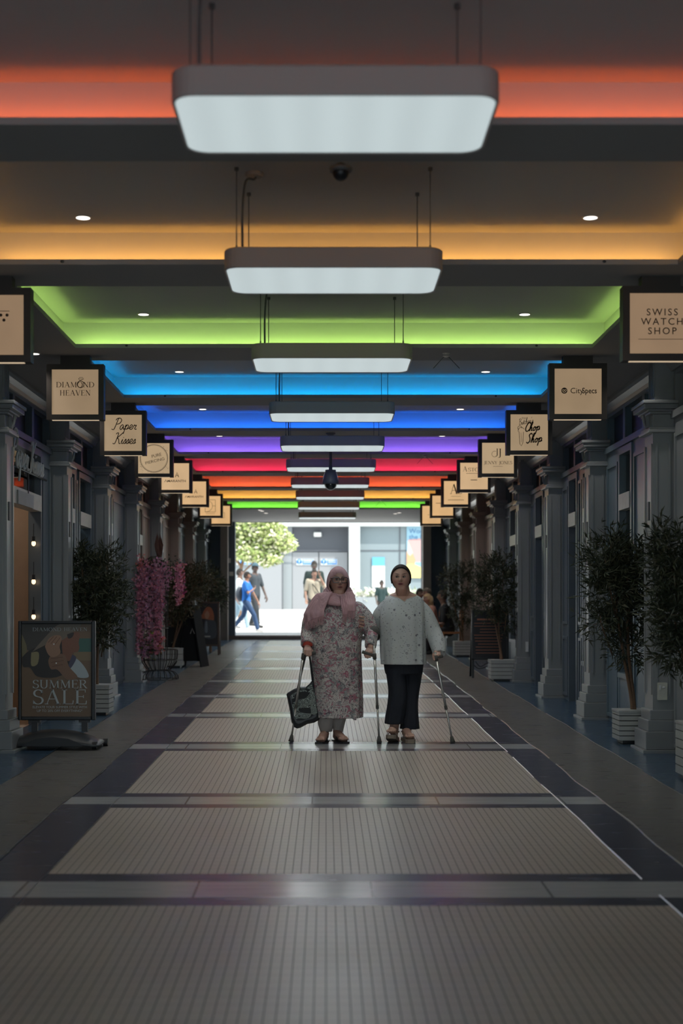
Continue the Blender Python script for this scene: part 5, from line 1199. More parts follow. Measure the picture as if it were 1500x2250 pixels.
sleeve(t, [P3(706, 1338, 13.02), P3(686, 1361, 13.0), P3(679, 1388, 12.97), P3(676, 1404, 12.88), P3(675, 1417, 12.82)], [.078, .084, .075, .064, .060]); sleeve(t, [P3(785, 1339, 13.02), P3(802, 1360, 13.0), P3(814, 1386, 12.97), P3(815, 1404, 12.88), P3(813.5, 1421, 12.82)], [.076, .080, .070, .058, .052])
# side-slit hanging tail of the hem
t.hexa([P3(770, 1566, 12.83), P3(784, 1566, 12.81), P3(784, 1566, 12.84), P3(770, 1566, 12.86)], [P3(776, 1582, 12.82), P3(783, 1583, 12.80), P3(783, 1583, 12.83), P3(776, 1582, 12.85)])
voxel(t, 'tunic', M['paisley'], A, .006, 2)
t = MB(); t.tube([P3(676, 1414, 12.83), P3(675, 1422, 12.805)], [.046, .042], 20); t.build('red_cuff', M['redcuff'], A, smooth=True)
t = MB(); t.tube([P3(675.5, 1420.5, 12.81)+V((.040*math.cos(a), .035*math.sin(a), .006*math.sin(a*1))) for a in [2*PI*k_/20 for k_ in range(21)]], .005, 6, cap=False); t.build('bracelet', M['black'], A)
for (rws) in ([(695, 736, 1540, 13.0, .085), (697, 735, 1570, 13.0, .08), (698, 733, 1590, 13.0, .078), (703, 729, 1607, 13.0, .062)], [(727, 765, 1540, 13.03, .085), (728, 762, 1570, 13.03, .078), (729, 757, 1590, 13.03, .07), (734, 752, 1611, 13.03, .055)]):
    t = MB(); loft(t, rws, 40, folds=5, amp=.03, amp0=.01); t.build('trouser_leg', M['cream'], A, smooth=True)
def slipper(parent, ank, toe, zf, mt, solem, style='slide', th=.014, lift=0):
    ank, toe = V(ank), V(toe); d = (toe-ank); d.z = 0; d = d.normalized(); s_ = V((-d.y, d.x, 0)); L0 = ank-d*.075; L1 = toe+d*.012; e = MB()
    out = []; N_ = 14
    for k_ in range(N_+1):
        t_ = k_/N_; w_ = .036+.014*math.sin(min(1, t_*1.1)*PI*.75)-(.02 if t_ in (0, 1) else 0); c = L0.lerp(L1, t_); lf_ = lift*max(0, t_-.35)/.65
        out.append([V((c.x, c.y, zf+lf_))+s_*w_, V((c.x, c.y, zf+lf_))-s_*w_, V((c.x, c.y, zf+th+lf_))-s_*w_, V((c.x, c.y, zf+th+lf_))+s_*w_])
    r = empty('sandal', (0, 0, 0)); r.parent = parent; r.location = -V(parent.location)
    e.grid(out, closed=True, cap=True); o = e.build('sole', solem); o.parent = r
    bands = ((.52, .10), (.70, .10)) if style == 'slide' else ((.80, .03), (.66, .03), (.50, .035))
    for (t_, bw) in bands:
        st = MB(); rr = []
        for q in (-1, 1):
            c = L0.lerp(L1, t_+q*bw/2); lf_ = lift*max(0, t_-.35)/.65
            rr.append([V((c.x, c.y, zf+th+lf_))+s_*(.046*math.cos(a))+V((0, 0, (.052 if t_ < .6 else .038)*math.sin(a)*1.25)) for a in [PI*k_/12 for k_ in range(13)]])
        st.grid(rr); o = st.build('strap', mt, smooth=True); o.parent = r; m_ = o.modifiers.new('s', 'SOLIDIFY'); m_.thickness = .004
    if style != 'slide':
        st = MB(); c = V((ank.x, ank.y, zf+th+.055)); st.tube([c+d*(.045*math.cos(a))+s_*(.043*math.sin(a))+V((0, 0, .01*math.cos(a))) for a in [2*PI*k_/20 for k_ in range(21)]], .006, 6, cap=False); o = st.build('ankle_strap', mt, smooth=True); o.parent = r
slipper(A, P3(713, 1608, 12.99), V((PX(702, 12.76), 12.76, gA)), gA-.002, M['shoe'], M['shoe']); slipper(A, P3(741, 1610, 13.0), V((PX(758, 12.80), 12.80, gA)), gA-.002, M['shoe'], M['shoe'])
# headscarf
t = MB(); rows = []; c0 = 743.5
RG = [(743.8, 20.6, 1264.5, 1308, 12.872), (743.8, 21.5, 1262, 1309.5, 12.862), (743.6, 23.3, 1255, 1312, 12.89), (743, 25.2, 1246, 1318, 12.94), (742.5, 26.2, 1243, 1326, 13.0), (742.5, 25.5, 1245, 1328, 13.05), (742.5, 20, 1256, 1322, 13.10), (742.5, 8, 1274, 1300, 13.115)]
for (cx_, rx_, t_, bt, D_) in RG:
    row = []
    for k_ in range(64):
        a = 2*PI*k_/64; cyy = (t_+bt)/2; rz_ = (bt-t_)/2; low = max(0, -math.sin(a)); yb = D_-(.02*max(0, math.sin(a))**2 if False else 0)
        # rim wraps back at the sides so that it follows the head
        D2_ = D_+(.055*abs(math.cos(a))**2 if D_ < 12.88 else (.03*abs(math.cos(a))**2 if D_ < 12.93 else 0))+(.03*max(0, math.sin(a))**3 if D_ < 12.88 else 0)
        row.append((PX(cx_+rx_*math.cos(a)*(1-.10*low), D2_), D2_, PZ(cyy-rz_*math.sin(a), D2_)))
    rows.append(row)
t.grid(rows, closed=True); t.quad(rows[-1])
hj = t.build('headscarf', M['scarf'], A, smooth=True); m_ = hj.modifiers.new('s', 'SOLIDIFY'); m_.thickness = .006; m_.offset = 1; m_ = hj.modifiers.new('u', 'SUBSURF'); m_.levels = m_.render_levels = 1
t = MB()
for (xs, rx_, pys, pyf, r_, ry_) in ((743.5, 25.5, 1293, 1309, .012, .098), (743, 28, 1299, 1314, .015, .108), (742.5, 31, 1305, 1318, .017, .118), (742, 34, 1311, 1322, .018, .128), (741.5, 36, 1317, 1326, .018, .14), (743, 30, 1301, 1323, .012, .13), (744, 33, 1309, 1328, .013, .142)):
    pts = []
    for k_ in range(41):
        a = 2*PI*k_/40; sf = max(0, math.sin(a)); D_ = 13.0-ry_*math.sin(a)*(1.25 if math.sin(a) > 0 else 1); pts.append((PX(xs+rx_*math.cos(a), D_), D_, PZ(pys+(pyf-pys)*sf**1.3+1.2*math.sin(5*a+xs), D_)))
    t.tube(pts, [r_*(1+.15*math.sin(k_*1.3+r_*900)) for k_ in range(41)], 10, flat=1.3)
o = voxel(t, 'scarf_wrap', M['scarf'], A, .004, 2)
t = MB(); rows = []; fr = MB(); rnd = random.Random(6)
NU, NV = 46, 26
edge = []
for j in range(NV+1):
    v = j/NV; row = []
    for i in range(NU+1):
        u = i/NU
        bot = 1353+24*min(1, u*1.5); top = 1300+7*u if u < .7 else 1305
        py = top+(bot-top)*v
        yy = (py-1300)/55
        xo = 704-37*min(1, yy*1.1)**.62*(1 if True else 0); xi = 731-19*min(1, yy*1.3)**.8; cxp = 742; rxp = cxp-xo
        a0 = math.acos(max(-1, min(1, (xi-cxp)/rxp))); a = a0+(PI*1.22-a0)*u; ry_ = .15+.085*min(1, yy*1.2)
        f_ = 1+.012*math.sin(u*34+v*1.5)+.008*math.sin(u*61); D_ = 12.99-ry_*math.sin(a)*f_; row.append((PX(cxp+rxp*math.cos(a)*f_, 12.99), D_, PZ(py, 12.99)))
    rows.append(row)
t.grid(rows)
# front panel and centre fold
def panel(mb, L, R, Dv, nf=5, amp=.006):
    rr = []
    Ls, Rs = catmull([(p[0], p[1], 0) for p in L], 5), catmull([(p[0], p[1], 0) for p in R], 5)
    for i, (a, b_) in enumerate(zip(Ls, Rs)):
        t_ = i/(len(Ls)-1); D_ = Dv[0]+(Dv[1]-Dv[0])*min(1, t_*1.6)
        rr.append([P3(a.x+(b_.x-a.x)*q/14, a.y+(b_.y-a.y)*q/14, D_+amp*math.sin(q/14*nf*2*PI+t_*2)) for q in range(15)])
    mb.grid(rr); return rr[-1]
e1 = panel(t, [(757, 1303), (758, 1316), (761, 1330), (759, 1343)], [(773, 1300), (779, 1314), (781, 1330), (780.5, 1343)], (12.87, 12.775)); e2 = panel(t, [(746, 1312), (748, 1326), (751, 1338), (754, 1352)], [(757, 1310), (761, 1324), (763, 1336), (762, 1350)], (12.84, 12.765), 3)
o = t.build('scarf_drape', M['scarf'], A, smooth=True); m_ = o.modifiers.new('s', 'SOLIDIFY'); m_.thickness = .006
for ed, n_ in ((rows[-1][:38], 3), (e1, 2), (e2, 1)):
    for i in range(len(ed)-1):
        for q in range(n_):
            p = V(ed[i]).lerp(V(ed[i+1]), q/n_); L_ = rnd.uniform(.05, .085); fr.tube([p, p+V((rnd.uniform(-.006, .006), -.006, -L_*.5)), p+V((rnd.uniform(-.016, .012), -.004, -L_))], [.0019, .0017, .0012], 4)
fr.build('fringe', M['scarf'], A)
t = MB()
def rr2(cx_, cz_, w_, h_, r_, yy): return [V((cx_+p[0], yy, cz_+p[1])) for p in rrect(0, 0, w_, h_, r_)]
gl = []
for (x0_, x1_) in ((-.066, -.005), (.007, .068)):
    cxx = (x0_+x1_)/2; pts = [fA.to_world(V((cxx+p.x, -.108+abs(cxx+p.x)*.15, .0125+p.z))) for p in rr2(0, 0, x1_-x0_, .047, .014, 0)]; pts.append(pts[0]); t.tube(pts, .0034, 6, cap=False)
t.tube([fA.to_world(V((-.008, -.108, .02))), fA.to_world(V((.001, -.111, .021))), fA.to_world(V((.01, -.108, .02)))], .0032, 6)
for s in (-1, 1): t.tube([fA.to_world(V((s*.067, -.097, .026))), fA.to_world(V((s*.080, -.06, .028))), fA.to_world(V((s*.086, .0, .024)))], .0035, 6)
t.build('spectacles', mat('spectacle_frame', (.015, .018, .02), .3), A)
# ---------------------------------------------------------------- woman in the white blouse
DB = 13.05; gB = fz(12.9)
B = empty('person', (PX(884, DB), DB, gB)); tag(B, 'dark-haired woman in white patterned blouse and black trousers holding one crutch', 'person')
skB = (.56, .345, .265)
fB = Face(P3(880.5, 1269.5, 13.0), (.083, .097, .112), math.radians(-5), skB, eye_v=.06, nose_v=-.24, mouth_v=-.52, lip=(.42, .12, .12), brow=(.06, .035, .03), gaze=-.05, open_=.02)
b = MB(); fB.mesh(b)
limb(b, [P3(883, 1286, 13.05), P3(886, 1320, 13.09)], [.061, .074]); limb(b, [P3(881, 1290, 12.98), P3(882, 1302, 13.02)], [.052, .05])
limb(b, [P3(862, 1313, 13.08), P3(886, 1309, 13.08), P3(910, 1313, 13.08)], [.036, .07, .036])
loft(b, [(860, 912, 1311, 13.06, .08), (853, 919, 1316, 13.05, .11), (845, 926, 1330, 13.04, .150), (837, 932, 1350, 13.04, .172), (838, 930, 1390, 13.04, .17), (840, 930, 1440, 13.04, .16), (850, 925, 1480, 13.04, .13)], 64)
limb(b, [P3(915, 1336, 13.07), P3(952, 1386, 13.03), P3(962, 1428, 12.88)], [.05, .048, .032]); limb(b, [P3(854, 1338, 13.08), P3(828, 1374, 13.16), P3(806, 1368, 13.10)], [.05, .042, .030])
hand(b, P3(961, 1430, 12.88), V((-.9, -.3, 0)), V((-.15, -1, -.5)), V((0, .4, -1)), .92, (60, 85, 60))
# hand round the friend's arm: palm behind, fingertips forward
limb(b, [P3(806, 1368, 13.10), P3(797, 1365, 13.09)], [.034, .030])
for k_, py in enumerate((1354, 1361, 1368, 1374.5)):
    limb(b, [P3(800, py+2, 13.09), P3(791, py, 13.0), P3(788.5, py+.5, 12.90), P3(790, py+1.0, 12.845), P3(794, py+1.5, 12.825), P3(799.5-(.9*k_), py+2.5, 12.835)], [.013, .0115, .0105, .0105, .010, .0085], 10)
limb(b, [P3(803, 1358, 13.09), P3(800, 1349, 13.06), P3(797, 1345, 13.02)], [.016, .013, .011])
limb(b, [P3(870, 1470, 13.05), P3(869, 1545, 13.0), P3(865.5, 1602, 13.0)], [.085, .058, .042]); limb(b, [P3(903, 1470, 13.08), P3(900, 1545, 13.08), P3(893, 1606, 13.04)], [.085, .058, .042])
foot(b, P3(865.5, 1606, 12.99), V((PX(858, 12.80), 12.80, gB)), gB+.035, lift=.05); foot(b, P3(892, 1608, 13.02), V((PX(902, 12.82), 12.82, gB)), gB+.035)
def colB(co):
    c = fB.color(co); return c if c else skB
voxel(b, 'body', M['skin'], B, .0034, 1, colB)
t = MB()
loft(t, [(862, 910, 1306.5, 13.07, .09), (852, 920, 1310, 13.05, .122), (843, 929, 1319, 13.04, .148), (837, 933, 1338, 13.03, .178), (834, 934, 1360, 13.02, .195), (834, 934, 1395, 13.02, .195), (834, 935, 1430, 13.02, .19), (836, 936, 1459, 13.02, .185)], 96, folds=9, amp=.03)
sleeve(t, [P3(917, 1331, 13.05), P3(934, 1352, 13.04), P3(951, 1388, 13.03), P3(962, 1416, 12.95), P3(965, 1437, 12.88)], [.070, .078, .076, .076, .056]); sleeve(t, [P3(852, 1332, 13.06), P3(836, 1352, 13.1), P3(828, 1374, 13.15), P3(812, 1372, 13.13), P3(806, 1369, 13.11)], [.070, .074, .062, .046, .04])
bl_ = voxel(t, 'blouse', M['blouse'], B, .005, 2)
# cut the neckline
neck = [(855, 1304), (858, 1309), (868, 1312), (879, 1314.5), (888.5, 1322), (894, 1316), (903, 1313), (912, 1310), (918, 1305)]
def inneck(co):
    x_, y_ = co.x+B.location.x, co.y+B.location.y; z_ = co.z+B.location.z
    if y_ > 13.06: return abs(PX(886, 13.06)-x_) < .10 and z_ > PZ(1315, 13.06)
    px = VPX+x_*F/y_; py = VPY-(z_-CZ)*F/y_
    for (a, b_) in zip(neck, neck[1:]):
        if a[0] <= px <= b_[0]: return py < a[1]+(b_[1]-a[1])*(px-a[0])/(b_[0]-a[0])
    return False
bm = bmesh.new(); bm.from_mesh(bl_.data); dl = [v for v in bm.verts if inneck(v.co)]; bmesh.ops.delete(bm, geom=dl, context='VERTS'); bm.to_mesh(bl_.data); bm.free()
from mathutils.bvhtree import BVHTree
bmm = bmesh.new(); bmm.from_mesh(bl_.data); tr_ = BVHTree.FromBMesh(bmm)
pts = []
for p in catmull([(q[0], q[1], 0) for q in neck[1:-1]], 6):
    o_ = V((0, 0, CZ)); d_ = (P3(p.x, p.y+.6, 10)-o_).normalized(); hit = tr_.ray_cast(o_-V(B.location), d_)
    if hit[0] is not None and (hit[0]+V(B.location)).y < 13.1: pts.append(hit[0]+V(B.location)+V((0, -.001, 0)))
if len(pts) > 3: t = MB(); t.tube(pts, .0035, 6); t.build('neckline_edge', M['blouse'], B, smooth=True)
bmm.free()
nk = MB(); nk.tube(catmull([P3(871, 1306, 12.99), P3(878, 1314, 12.93), P3(886, 1319, 12.905), P3(892, 1312, 12.94), P3(898, 1304, 12.99)]), .0014, 5); nk.build('necklace', mat('gold', (.5, .33, .12), .3, 1), B)
# hair
t = MB()
def shell(mb, fc, grow, keep, seg=80, rings=70):
    rows = []
    for i in range(rings+1):
        th = min(max(PI*i/rings, .01), PI-.01); rows.append([(V((math.sin(th)*math.cos(2*PI*k/seg), math.sin(th)*math.sin(2*PI*k/seg), -math.cos(th)))) for k in range(seg)])
    n0 = len(mb.v)
    for i in range(rings):
        for k in range(seg):
            q = [rows[i][k], rows[i][(k+1) % seg], rows[i+1][(k+1) % seg], rows[i+1][k]]; c = sum(q, V())/4
            if keep(c.x, c.y, c.z): mb.quad([fc.to_world(V((p.x*(fc.R[0]+grow), p.y*(fc.R[1]+grow), p.z*(fc.R[2]+grow)))) for p in q])
def hairline(u, y, v):
    if y > .30: return v > -.78
    if v < -.42+.5*max(0, -y): return False
    return (u/.985)**2+((v+.04)/.80)**2 > 1 or y > .12
M['hair'] = mat('dark_hair', (.030, .023, .020), .62, nz=.7, nscale=60, bump=1.0, spec=.25)
shell(t, fB, .004, hairline, 150, 130); hr = voxel(t, 'hair', M['hair'], B, .0042, 3, solid=.017)
t = MB(); rnd = random.Random(12)
for k_ in range(150):
    a = rnd.uniform(-.25, PI+.25); d0 = V((.975*math.cos(a), 0, .79*math.sin(a)-.04)); q = 1-d0.x**2-d0.z**2; d0.y = -math.sqrt(max(q, .0)) if q > 0 else .05
    if abs(d0.x) > .93: d0.y = max(d0.y, -.05)
    d0.normalize(); d1 = V((rnd.uniform(-.25, .25), 1, rnd.uniform(-.35, .15))).normalized(); off = V((d0.x*.9, 0, .55*max(0, d0.z)+.15)); pts = []
    for j in range(9):
        s_ = j/8; dd = (d0*(1-s_)+d1*s_+off*math.sin(PI*s_)*.45).normalized(); g_ = .006+.003*math.sin(PI*s_)+(.0 if j else -.004)+rnd.uniform(-.001, .001)
        pts.append(fB.to_world(V((dd.x*(fB.R[0]+g_), dd.y*(fB.R[1]+g_)*(1.05 if dd.y > 0 else 1), dd.z*(fB.R[2]+g_)))))
    t.tube(pts, [.0012]+[.0032]*7+[.002], 5)
for s_ in (-1, 1):
    t.tube(catmull([fB.to_world(V((s_*.080, -.035, .03))), fB.to_world(V((s_*.090, -.035, -.01))), fB.to_world(V((s_*.087, -.03, -.05)))]), .0012, 4)
t.build('hair_strands', M['hair'], B, smooth=True)
t = MB(); t.ball(fB.to_world(V((.0, .115, -.01))), (.05, .04, .05)); t.build('hair_bun', bpy.data.materials['dark_hair'], B, smooth=True)
for s in (-1, 1): t = MB(); t.ball(fB.to_world(V((s*.084, -.005, -.045))), (.006, .006, .009), 8, 6); t.build('earring', M['black'], B)
t = MB(); loft(t, [(843, 931, 1440, 13.04, .165), (843, 930, 1462, 13.04, .16), (846, 928, 1480, 13.04, .15)], 60); loft(t, [(846, 890, 1466, 13.02, .13), (850, 892, 1495, 13.0, .11), (853, 893, 1520, 12.98, .10), (851, 892, 1548, 12.98, .10), (847, 889, 1572, 12.99, .105), (845, 884, 1590, 12.99, .105)], 60, folds=6, amp=.05); loft(t, [(884, 929, 1466, 13.07, .13), (885, 925, 1495, 13.08, .11), (886, 920, 1525, 13.09, .10), (886, 918, 1550, 13.09, .10), (882, 919, 1580, 13.08, .105), (878, 921, 1601, 13.08, .105)], 60, folds=6, amp=.05)
voxel(t, 'trousers', M['navy'], B, .007, 1)
slipper(B, P3(865.5, 1606, 12.99), V((PX(858, 12.80), 12.80, gB)), gB-.002, M['sandal'], M['cork'], 'strap', .035, lift=.045); slipper(B, P3(892, 1608, 13.02), V((PX(902, 12.82), 12.82, gB)), gB-.002, M['sandal'], M['cork'], 'strap', .035)
# ---------------------------------------------------------------- crutches and bag
def crutch(label, tip, joint, top, hdir, cuff=True, cuffr=.062, cuffc=None):
    tip, joint, top = V(tip), V(joint), V(top); e = empty('crutch', tip); tag(e, label, 'crutch', 'forearm crutches'); d = (joint-tip).normalized()
    m_ = tip+(joint-tip)*.42
    b = MB(); b.tube([tip+d*.04, m_], .0088, 12); b.build('lower_tube', M['alu'], e, smooth=True)
    b = MB(); b.tube([m_-d*.01, joint], .0115, 12); b.build('upper_tube', M['alu'], e, smooth=True)
    b = MB(); b.tube([m_-d*.02, m_+d*.012], .0145, 12); b.build('collar', M['rubber'], e)
    b = MB(); b.tube([tip+V((0, 0, .002)), tip+d*.02, tip+d*.06], [.024, .021, .014], 14); b.build('rubber_foot', M['rubber'], e, smooth=True)
    b = MB(); b.tube([joint-d*.03, joint+d*.02], .017, 12); b.tube([joint-V(hdir)*.005, joint+V(hdir)*.03, joint+V(hdir)*.12], [.017, .014, .015], 12); b.build('hand_grip', M['rubber'], e, smooth=True)
    b = MB(); b.tube([joint, joint.lerp(top, .5), top], .0105, 12); b.build('arm_tube', M['alu'], e, smooth=True)
    if cuff:
        c = V(cuffc) if cuffc is not None else top; b = MB(); ax = (top-joint).normalized(); u = ax.orthogonal().normalized(); v = ax.cross(u); rr = []
        for h_ in (-.035, .035): rr.append([c+ax*h_+u*cuffr*math.cos(a)+v*cuffr*math.sin(a) for a in [2*PI*k_/28 for k_ in range(29)]])
        b.grid(rr); o = b.build('arm_cuff', M['rubber'], e, smooth=True); m2 = o.modifiers.new('s', 'SOLIDIFY'); m2.thickness = .005
    return e
crutch('aluminium crutch on the left of the woman in the headscarf, beside her bag', P3(639, 1629, 12.94), P3(666, 1441, 12.76), P3(669, 1408, 12.95), (.9, -.2, .25), False)
crutch('aluminium crutch between the two women', (PX(833, 12.84), 12.84, fz(12.84)), P3(822.5, 1441, 12.72), P3(820, 1392, 12.90), (-.92, -.1, .3), True, .073, P3(817, 1393, 12.95))
crutch('aluminium crutch leaning out at the right, held by the woman in the blouse', (PX(994.5, 12.84), 12.84, fz(12.84)), P3(957.5, 1445, 12.80), P3(955.5, 1433, 12.81), (.5, .3, .1), False)
Db = 12.93; e = empty('tote_bag', P3(665, 1545, Db)); tag(e, 'black tote bag with white scribble print hanging from the left crutch hand', 'bag')
m, nt, bb, vec, x, y, z = newmat('scribble_print', .7)
wv = N(nt, 'ShaderNodeTexNoise'); wv.inputs['Scale'].default_value = 9; wv.inputs['Detail'].default_value = 1; wv.inputs['Distortion'].default_value = 2.2; nt.links.new(scaled(nt, vec, (.6, 1, 1.8), rot=(0, .25, 0)), wv.inputs['Vector'])
ln = mth(nt, 'LESS_THAN', mth(nt, 'ABSOLUTE', mth(nt, 'SUBTRACT', mth(nt, 'FRACT', mth(nt, 'MULTIPLY', wv.outputs['Fac'], 17)), .5)), .22)
blk = mth(nt, 'GREATER_THAN', noise_out(nt, scaled(nt, vec, (1, 1, 2)), 8, 0), .40)
nt.links.new(mixc(nt, mth(nt, 'MULTIPLY', ln, blk), (.014, .016, .018), (.36, .42, .39)), bb.inputs['Base Color'])
out = [(629, 1526), (632, 1522), (645, 1514), (660, 1509), (672, 1509), (680, 1502), (686, 1494), (690, 1497), (692, 1520), (697, 1550), (703, 1574), (701, 1582), (690, 1588), (675, 1591), (660, 1599), (653, 1601), (646, 1598), (640, 1586), (636, 1560), (631, 1535)]
inn = [(665+(p[0]-665)*.99, 1548+(p[1]-1548)*.99) for p in out]
t = MB(); rows = []
for (k_, dd) in ((.80, -.052), (.93, -.046), (1.0, -.02), (1.0, .02), (.93, .046), (.8, .052)):
    rows.append([P3(665+(p[0]-665)*k_, 1548+(p[1]-1548)*k_, Db+dd) for p in out])
t.grid(rows, closed=True); t.quad(rows[0]); t.quad(rows[-1][::-1]); o = t.build('bag_body', M['black'], e, smooth=False)
ip = [(640, 1527), (655, 1518), (672, 1514), (684, 1502), (690, 1520), (694, 1545), (697, 1566), (680, 1578), (662, 1583), (650, 1583), (645, 1565), (641, 1545)]
t = MB(); t.quad([P3(*p, Db-.0535) for p in ip][::-1]); t.build('print_panel', m, e)
for (a, b_) in (((671, 1440, 12.78), (654, 1512, 12.88)), ((680, 1440, 12.80), (687, 1498, 12.90))):
    t = MB(); t.tube(catmull([P3(*a), P3((a[0]+b_[0])/2, (a[1]+b_[1])/2, (a[2]+b_[2])/2), P3(*b_)]), .009, 8, flat=.4); t.build('handle', M['black'], e, smooth=True)

# ---------------------------------------------------------------- background people
_cm = {}
def cm(c):
    if c not in _cm: _cm[c] = plaincloth('cloth_%d' % len(_cm), c, .4)
    return _cm[c]
def human(label, X, Y, zg, H, yaw, pose='stand', shirt=(.3, .3, .3), trousers=(.05, .05, .06), hair=(.02, .015, .012), skin=(.3, .17, .12), stride=.0, phone=False, cap=None, longhair=False, bag=None, sitz=.46, lean=0.0, fat=1.0, blond=False, armfold=False):
    e = empty('person', (X, Y, zg)); tag(e, label, 'person'); f = V((math.sin(yaw), -math.cos(yaw), 0)); r = V((math.cos(yaw), math.sin(yaw), 0)); up = V((0, 0, 1)); O = V((X, Y, zg))
    def J(a, b_, c): return O+r*(a*H)+f*(b_*H)+up*(c*H)
    sit = pose == 'sit'; hz = (sitz/H if sit else .50)
    dz = hz-.50; lf = lean
    hip = [J(-.05, 0, hz), J(.05, 0, hz)]; sho = [J(-.105, lf*.9, .80+dz), J(.105, lf*.9, .80+dz)]; hc = J(0, lf*1.15+.012, .925+dz)
    if sit: kn = [J(-.06, .25, hz+.01), J(.06, .25, hz+.01)]; an = [J(-.06, .24, .05), J(.06, .27, .05)]
    else:
        s = stride; kn = [J(-.05, s*.6+.02, .275), J(.05, -s*.35+.01, .27)]; an = [J(-.045, s, .045), J(.045, -s*1.05, .045+abs(s)*.25)]
    if sit: el = [J(-.14, .06+lf*.4, .60+dz), J(.14, .06+lf*.4, .60+dz)]; wr = [J(-.09, .20+lf*.4, .57+dz), J(.09, .20+lf*.4, .57+dz)]
    else: el = [J(-.145, -stride*.5-.01, .63), J(.145, stride*.5-.01, .63)]; wr = [J(-.14, -stride*.6+.05, .49), J(.14, stride*.6+.05, .49)]
    if phone: el[1] = J(.17, .06, .70); wr[1] = J(.08, .08, .885)
    if armfold: wr[0] = J(-.02, .12, .70); el[0] = J(-.14, .06, .64)
    k_ = H/1.7
    fc = Face(hc, (.073*k_, .092*k_, .112*k_), yaw, skin, open_=0)
    b = MB(); fc.mesh(b, 36, 28); limb(b, [hc-up*.06*H, J(0, lf*.95, .83+dz)], [.055*k_, .06*k_]); limb(b, [sho[0], J(0, lf*.9, .80+dz), sho[1]], [.05*k_, .075*k_, .05*k_])
    tor = [J(0, lf*.8, .76+dz), J(0, lf*.45, .66+dz), J(0, .0, .56+dz), J(0, 0, .51+dz)]
    def torso(mb, g):
        for s in (-1, 1): limb(mb, [p+r*(s*w_*k_*fat) for p, w_ in zip(tor, (.075, .06, .06, .055))], [(q+g)*k_*fat for q in (.095, .088, .095, .10)])
    torso(b, 0)
    for q in (0, 1):
        limb(b, [sho[q], el[q], wr[q]], [.048*k_, .038*k_, .026*k_]); limb(b, [hip[q], kn[q], an[q]], [.085*k_, .055*k_, .038*k_])
        sx = -1 if q == 0 else 1; dd = (wr[q]-el[q]).normalized(); xx = r*(-sx) if not phone or q == 0 else f
        zz = dd.cross(xx).normalized(); xx2 = zz.cross(dd).normalized(); hand(b, wr[q], xx2, dd, zz, k_, (25, 30, 20))
        ft = f; limb(b, [an[q]-ft*.03*k_-up*.03*k_, an[q]+ft*.13*k_-up*.045*k_], [.036*k_, .03*k_])
    voxel(b, 'body', M['skin'], e, .009, 1, lambda co: fc.color(co) or skin)
    t = MB(); torso(t, .018)
    limb(t, [sho[0]-up*.005*H, J(0, lf*.9, .795+dz), sho[1]-up*.005*H], [.058*k_, .07*k_, .058*k_])
    for q in (0, 1): limb(t, [sho[q], sho[q].lerp(el[q], .85)] if not armfold else [sho[q], sho[q].lerp(el[q], .7)], [.068*k_, .056*k_])
    voxel(t, 'shirt', cm(shirt), e, .013, 2)
    t = MB()
    for q in (0, 1): limb(t, [hip[q], kn[q], kn[q].lerp(an[q], .93)], [.10*k_, .07*k_, .058*k_])
    limb(t, [J(-.03, 0, hz+.02), J(.03, 0, hz+.02)], [.10*k_*fat, .10*k_*fat]); voxel(t, 'trousers', cm(trousers), e, .013, 1)
    for q in (0, 1):
        t = MB(); limb(t, [an[q]-f*.035*k_-up*.03*k_, an[q]+f*.06*k_-up*.035*k_, an[q]+f*.145*k_-up*.045*k_], [.044*k_, .042*k_, .036*k_]); voxel(t, 'shoe', cm((.5, .5, .5)) if stride > .1 else cm((.05, .05, .05)), e, .01, 1)
    t = MB(); shell(t, fc, .012, lambda u, y, v: (v > .45 if y < -.35 else (v > -.15 if y < .2 else v > (-.9 if longhair else -.5))), 36, 30); 
    if longhair: limb(t, [hc+f*-.05*k_, hc-f*.07*k_-up*.12*k_], [.085*k_, .07*k_])
    o = t.build('hair', cm(hair), e, smooth=True); m_ = o.modifiers.new('s', 'SOLIDIFY'); m_.thickness = .018
    if cap:
        t = MB(); shell(t, fc, .022, lambda u, y, v: v > .3, 36, 30); c = fc.to_world(V((0, -.10*k_, .04*k_))); t.ball(c, (.07*k_, .07*k_, .010), 16, 6); o = t.build('cap', cm(cap), e, smooth=True)
    if phone: t = MB(); c = wr[1]+up*.06; t.box(c.x-.01, c.x+.012, c.y-.035, c.y+.035, c.z-.07, c.z+.07); ph = t.build('phone', M['black']); tag(ph, 'dark phone held to the ear of the woman in beige', 'phone')
    if bag == 'strap': t = MB(); t.tube(catmull([sho[0]+up*.05, J(0, .085, .70), J(.1, .06, .56)]), .012, 6); t.build('bag_strap', M['black'], e)
    if bag == 'back': 
        t = MB(); c = J(0, -.10, .62); t.ball(c, (.13, .13, .20), 16, 10); o = voxel(t, 'backpack', cm((.07, .08, .10)), None, .02, 2); tag(o, 'dark rucksack on the back of the man in blue', 'rucksack')
    return e
def ppl(label, px, pyt, D, H, yaw, **kw):
    return human(label, PX(px, D), D, (gz(D) if D > 36.6 else fz(D)), H, yaw, **kw)
E_, W_ = PI/2, -PI/2
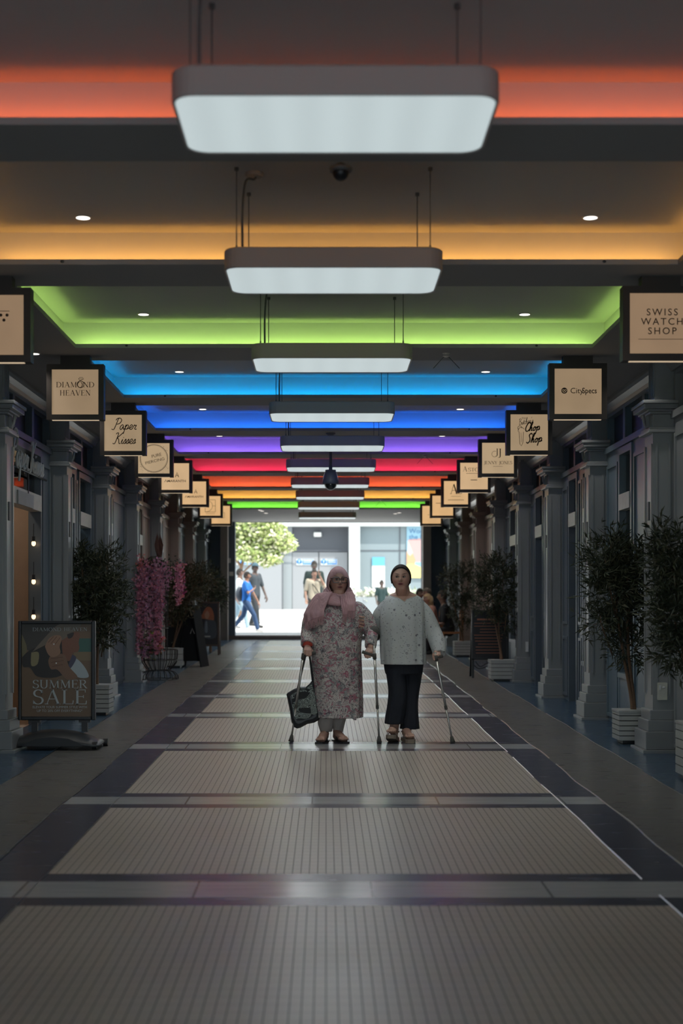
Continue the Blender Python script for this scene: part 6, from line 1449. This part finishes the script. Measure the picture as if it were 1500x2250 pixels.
ppl('man in bright blue shirt and jeans walking right past the opening', 541, 1268, 38.0, 1.62, E_*.9, pose='walk', stride=.20, shirt=(.02, .16, .55), trousers=(.03, .07, .16), skin=(.32, .17, .11), bag='back', armfold=True)
ppl('person in pale shirt and light jeans half hidden by the left portal post', 525, 1256, 39.2, 1.70, E_*1.0, pose='walk', stride=.14, shirt=(.55, .60, .60), trousers=(.30, .42, .50), skin=(.2, .12, .09))
ppl('person in dark clothes and cap behind the man in blue', 559, 1245, 40.5, 1.86, E_*.6, pose='walk', stride=.10, shirt=(.035, .045, .055), trousers=(.02, .025, .03), skin=(.08, .05, .04), cap=(.05, .10, .13))
ppl('woman in beige cardigan holding a phone to her ear', 690, 1256, 39.5, 1.68, .15, shirt=(.36, .32, .25), trousers=(.04, .04, .04), phone=True, longhair=True, bag='strap', skin=(.30, .17, .12))
ppl('tall man in dark green top behind the woman with the phone', 690, 1235, 42.0, 1.93, 0, shirt=(.006, .018, .016), trousers=(.02, .02, .02), skin=(.04, .03, .02), fat=1.2)
ppl('small person in dark green seen between the two women', 838, 1293, 44.5, 1.32, .3, shirt=(.006, .025, .025), trousers=(.02, .02, .02), skin=(.06, .04, .03))
ppl('seated person in black facing left on the orange wooden chair', 986, 1300, 28.4, 1.66, W_*1.0, pose='sit', shirt=(.012, .013, .016), trousers=(.015, .015, .02), lean=.06, skin=(.2, .11, .08))
ppl('seated blond person leaning left behind the woman in the blouse', 955, 1310, 28.9, 1.52, W_*.8, pose='sit', shirt=(.40, .20, .16), trousers=(.08, .06, .05), hair=(.42, .30, .17), longhair=True, lean=.08, skin=(.32, .18, .13))
ppl('seated grey-haired man at the back of the cafe group', 943, 1288, 30.4, 1.74, W_*.7, pose='sit', shirt=(.03, .035, .05), trousers=(.03, .03, .04), hair=(.12, .09, .08), lean=.02, skin=(.36, .18, .13))
ppl('dark-haired seated person farthest left in the cafe group', 921, 1292, 31.2, 1.72, .5, pose='sit', shirt=(.02, .02, .03), trousers=(.02, .02, .03), skin=(.22, .12, .09))
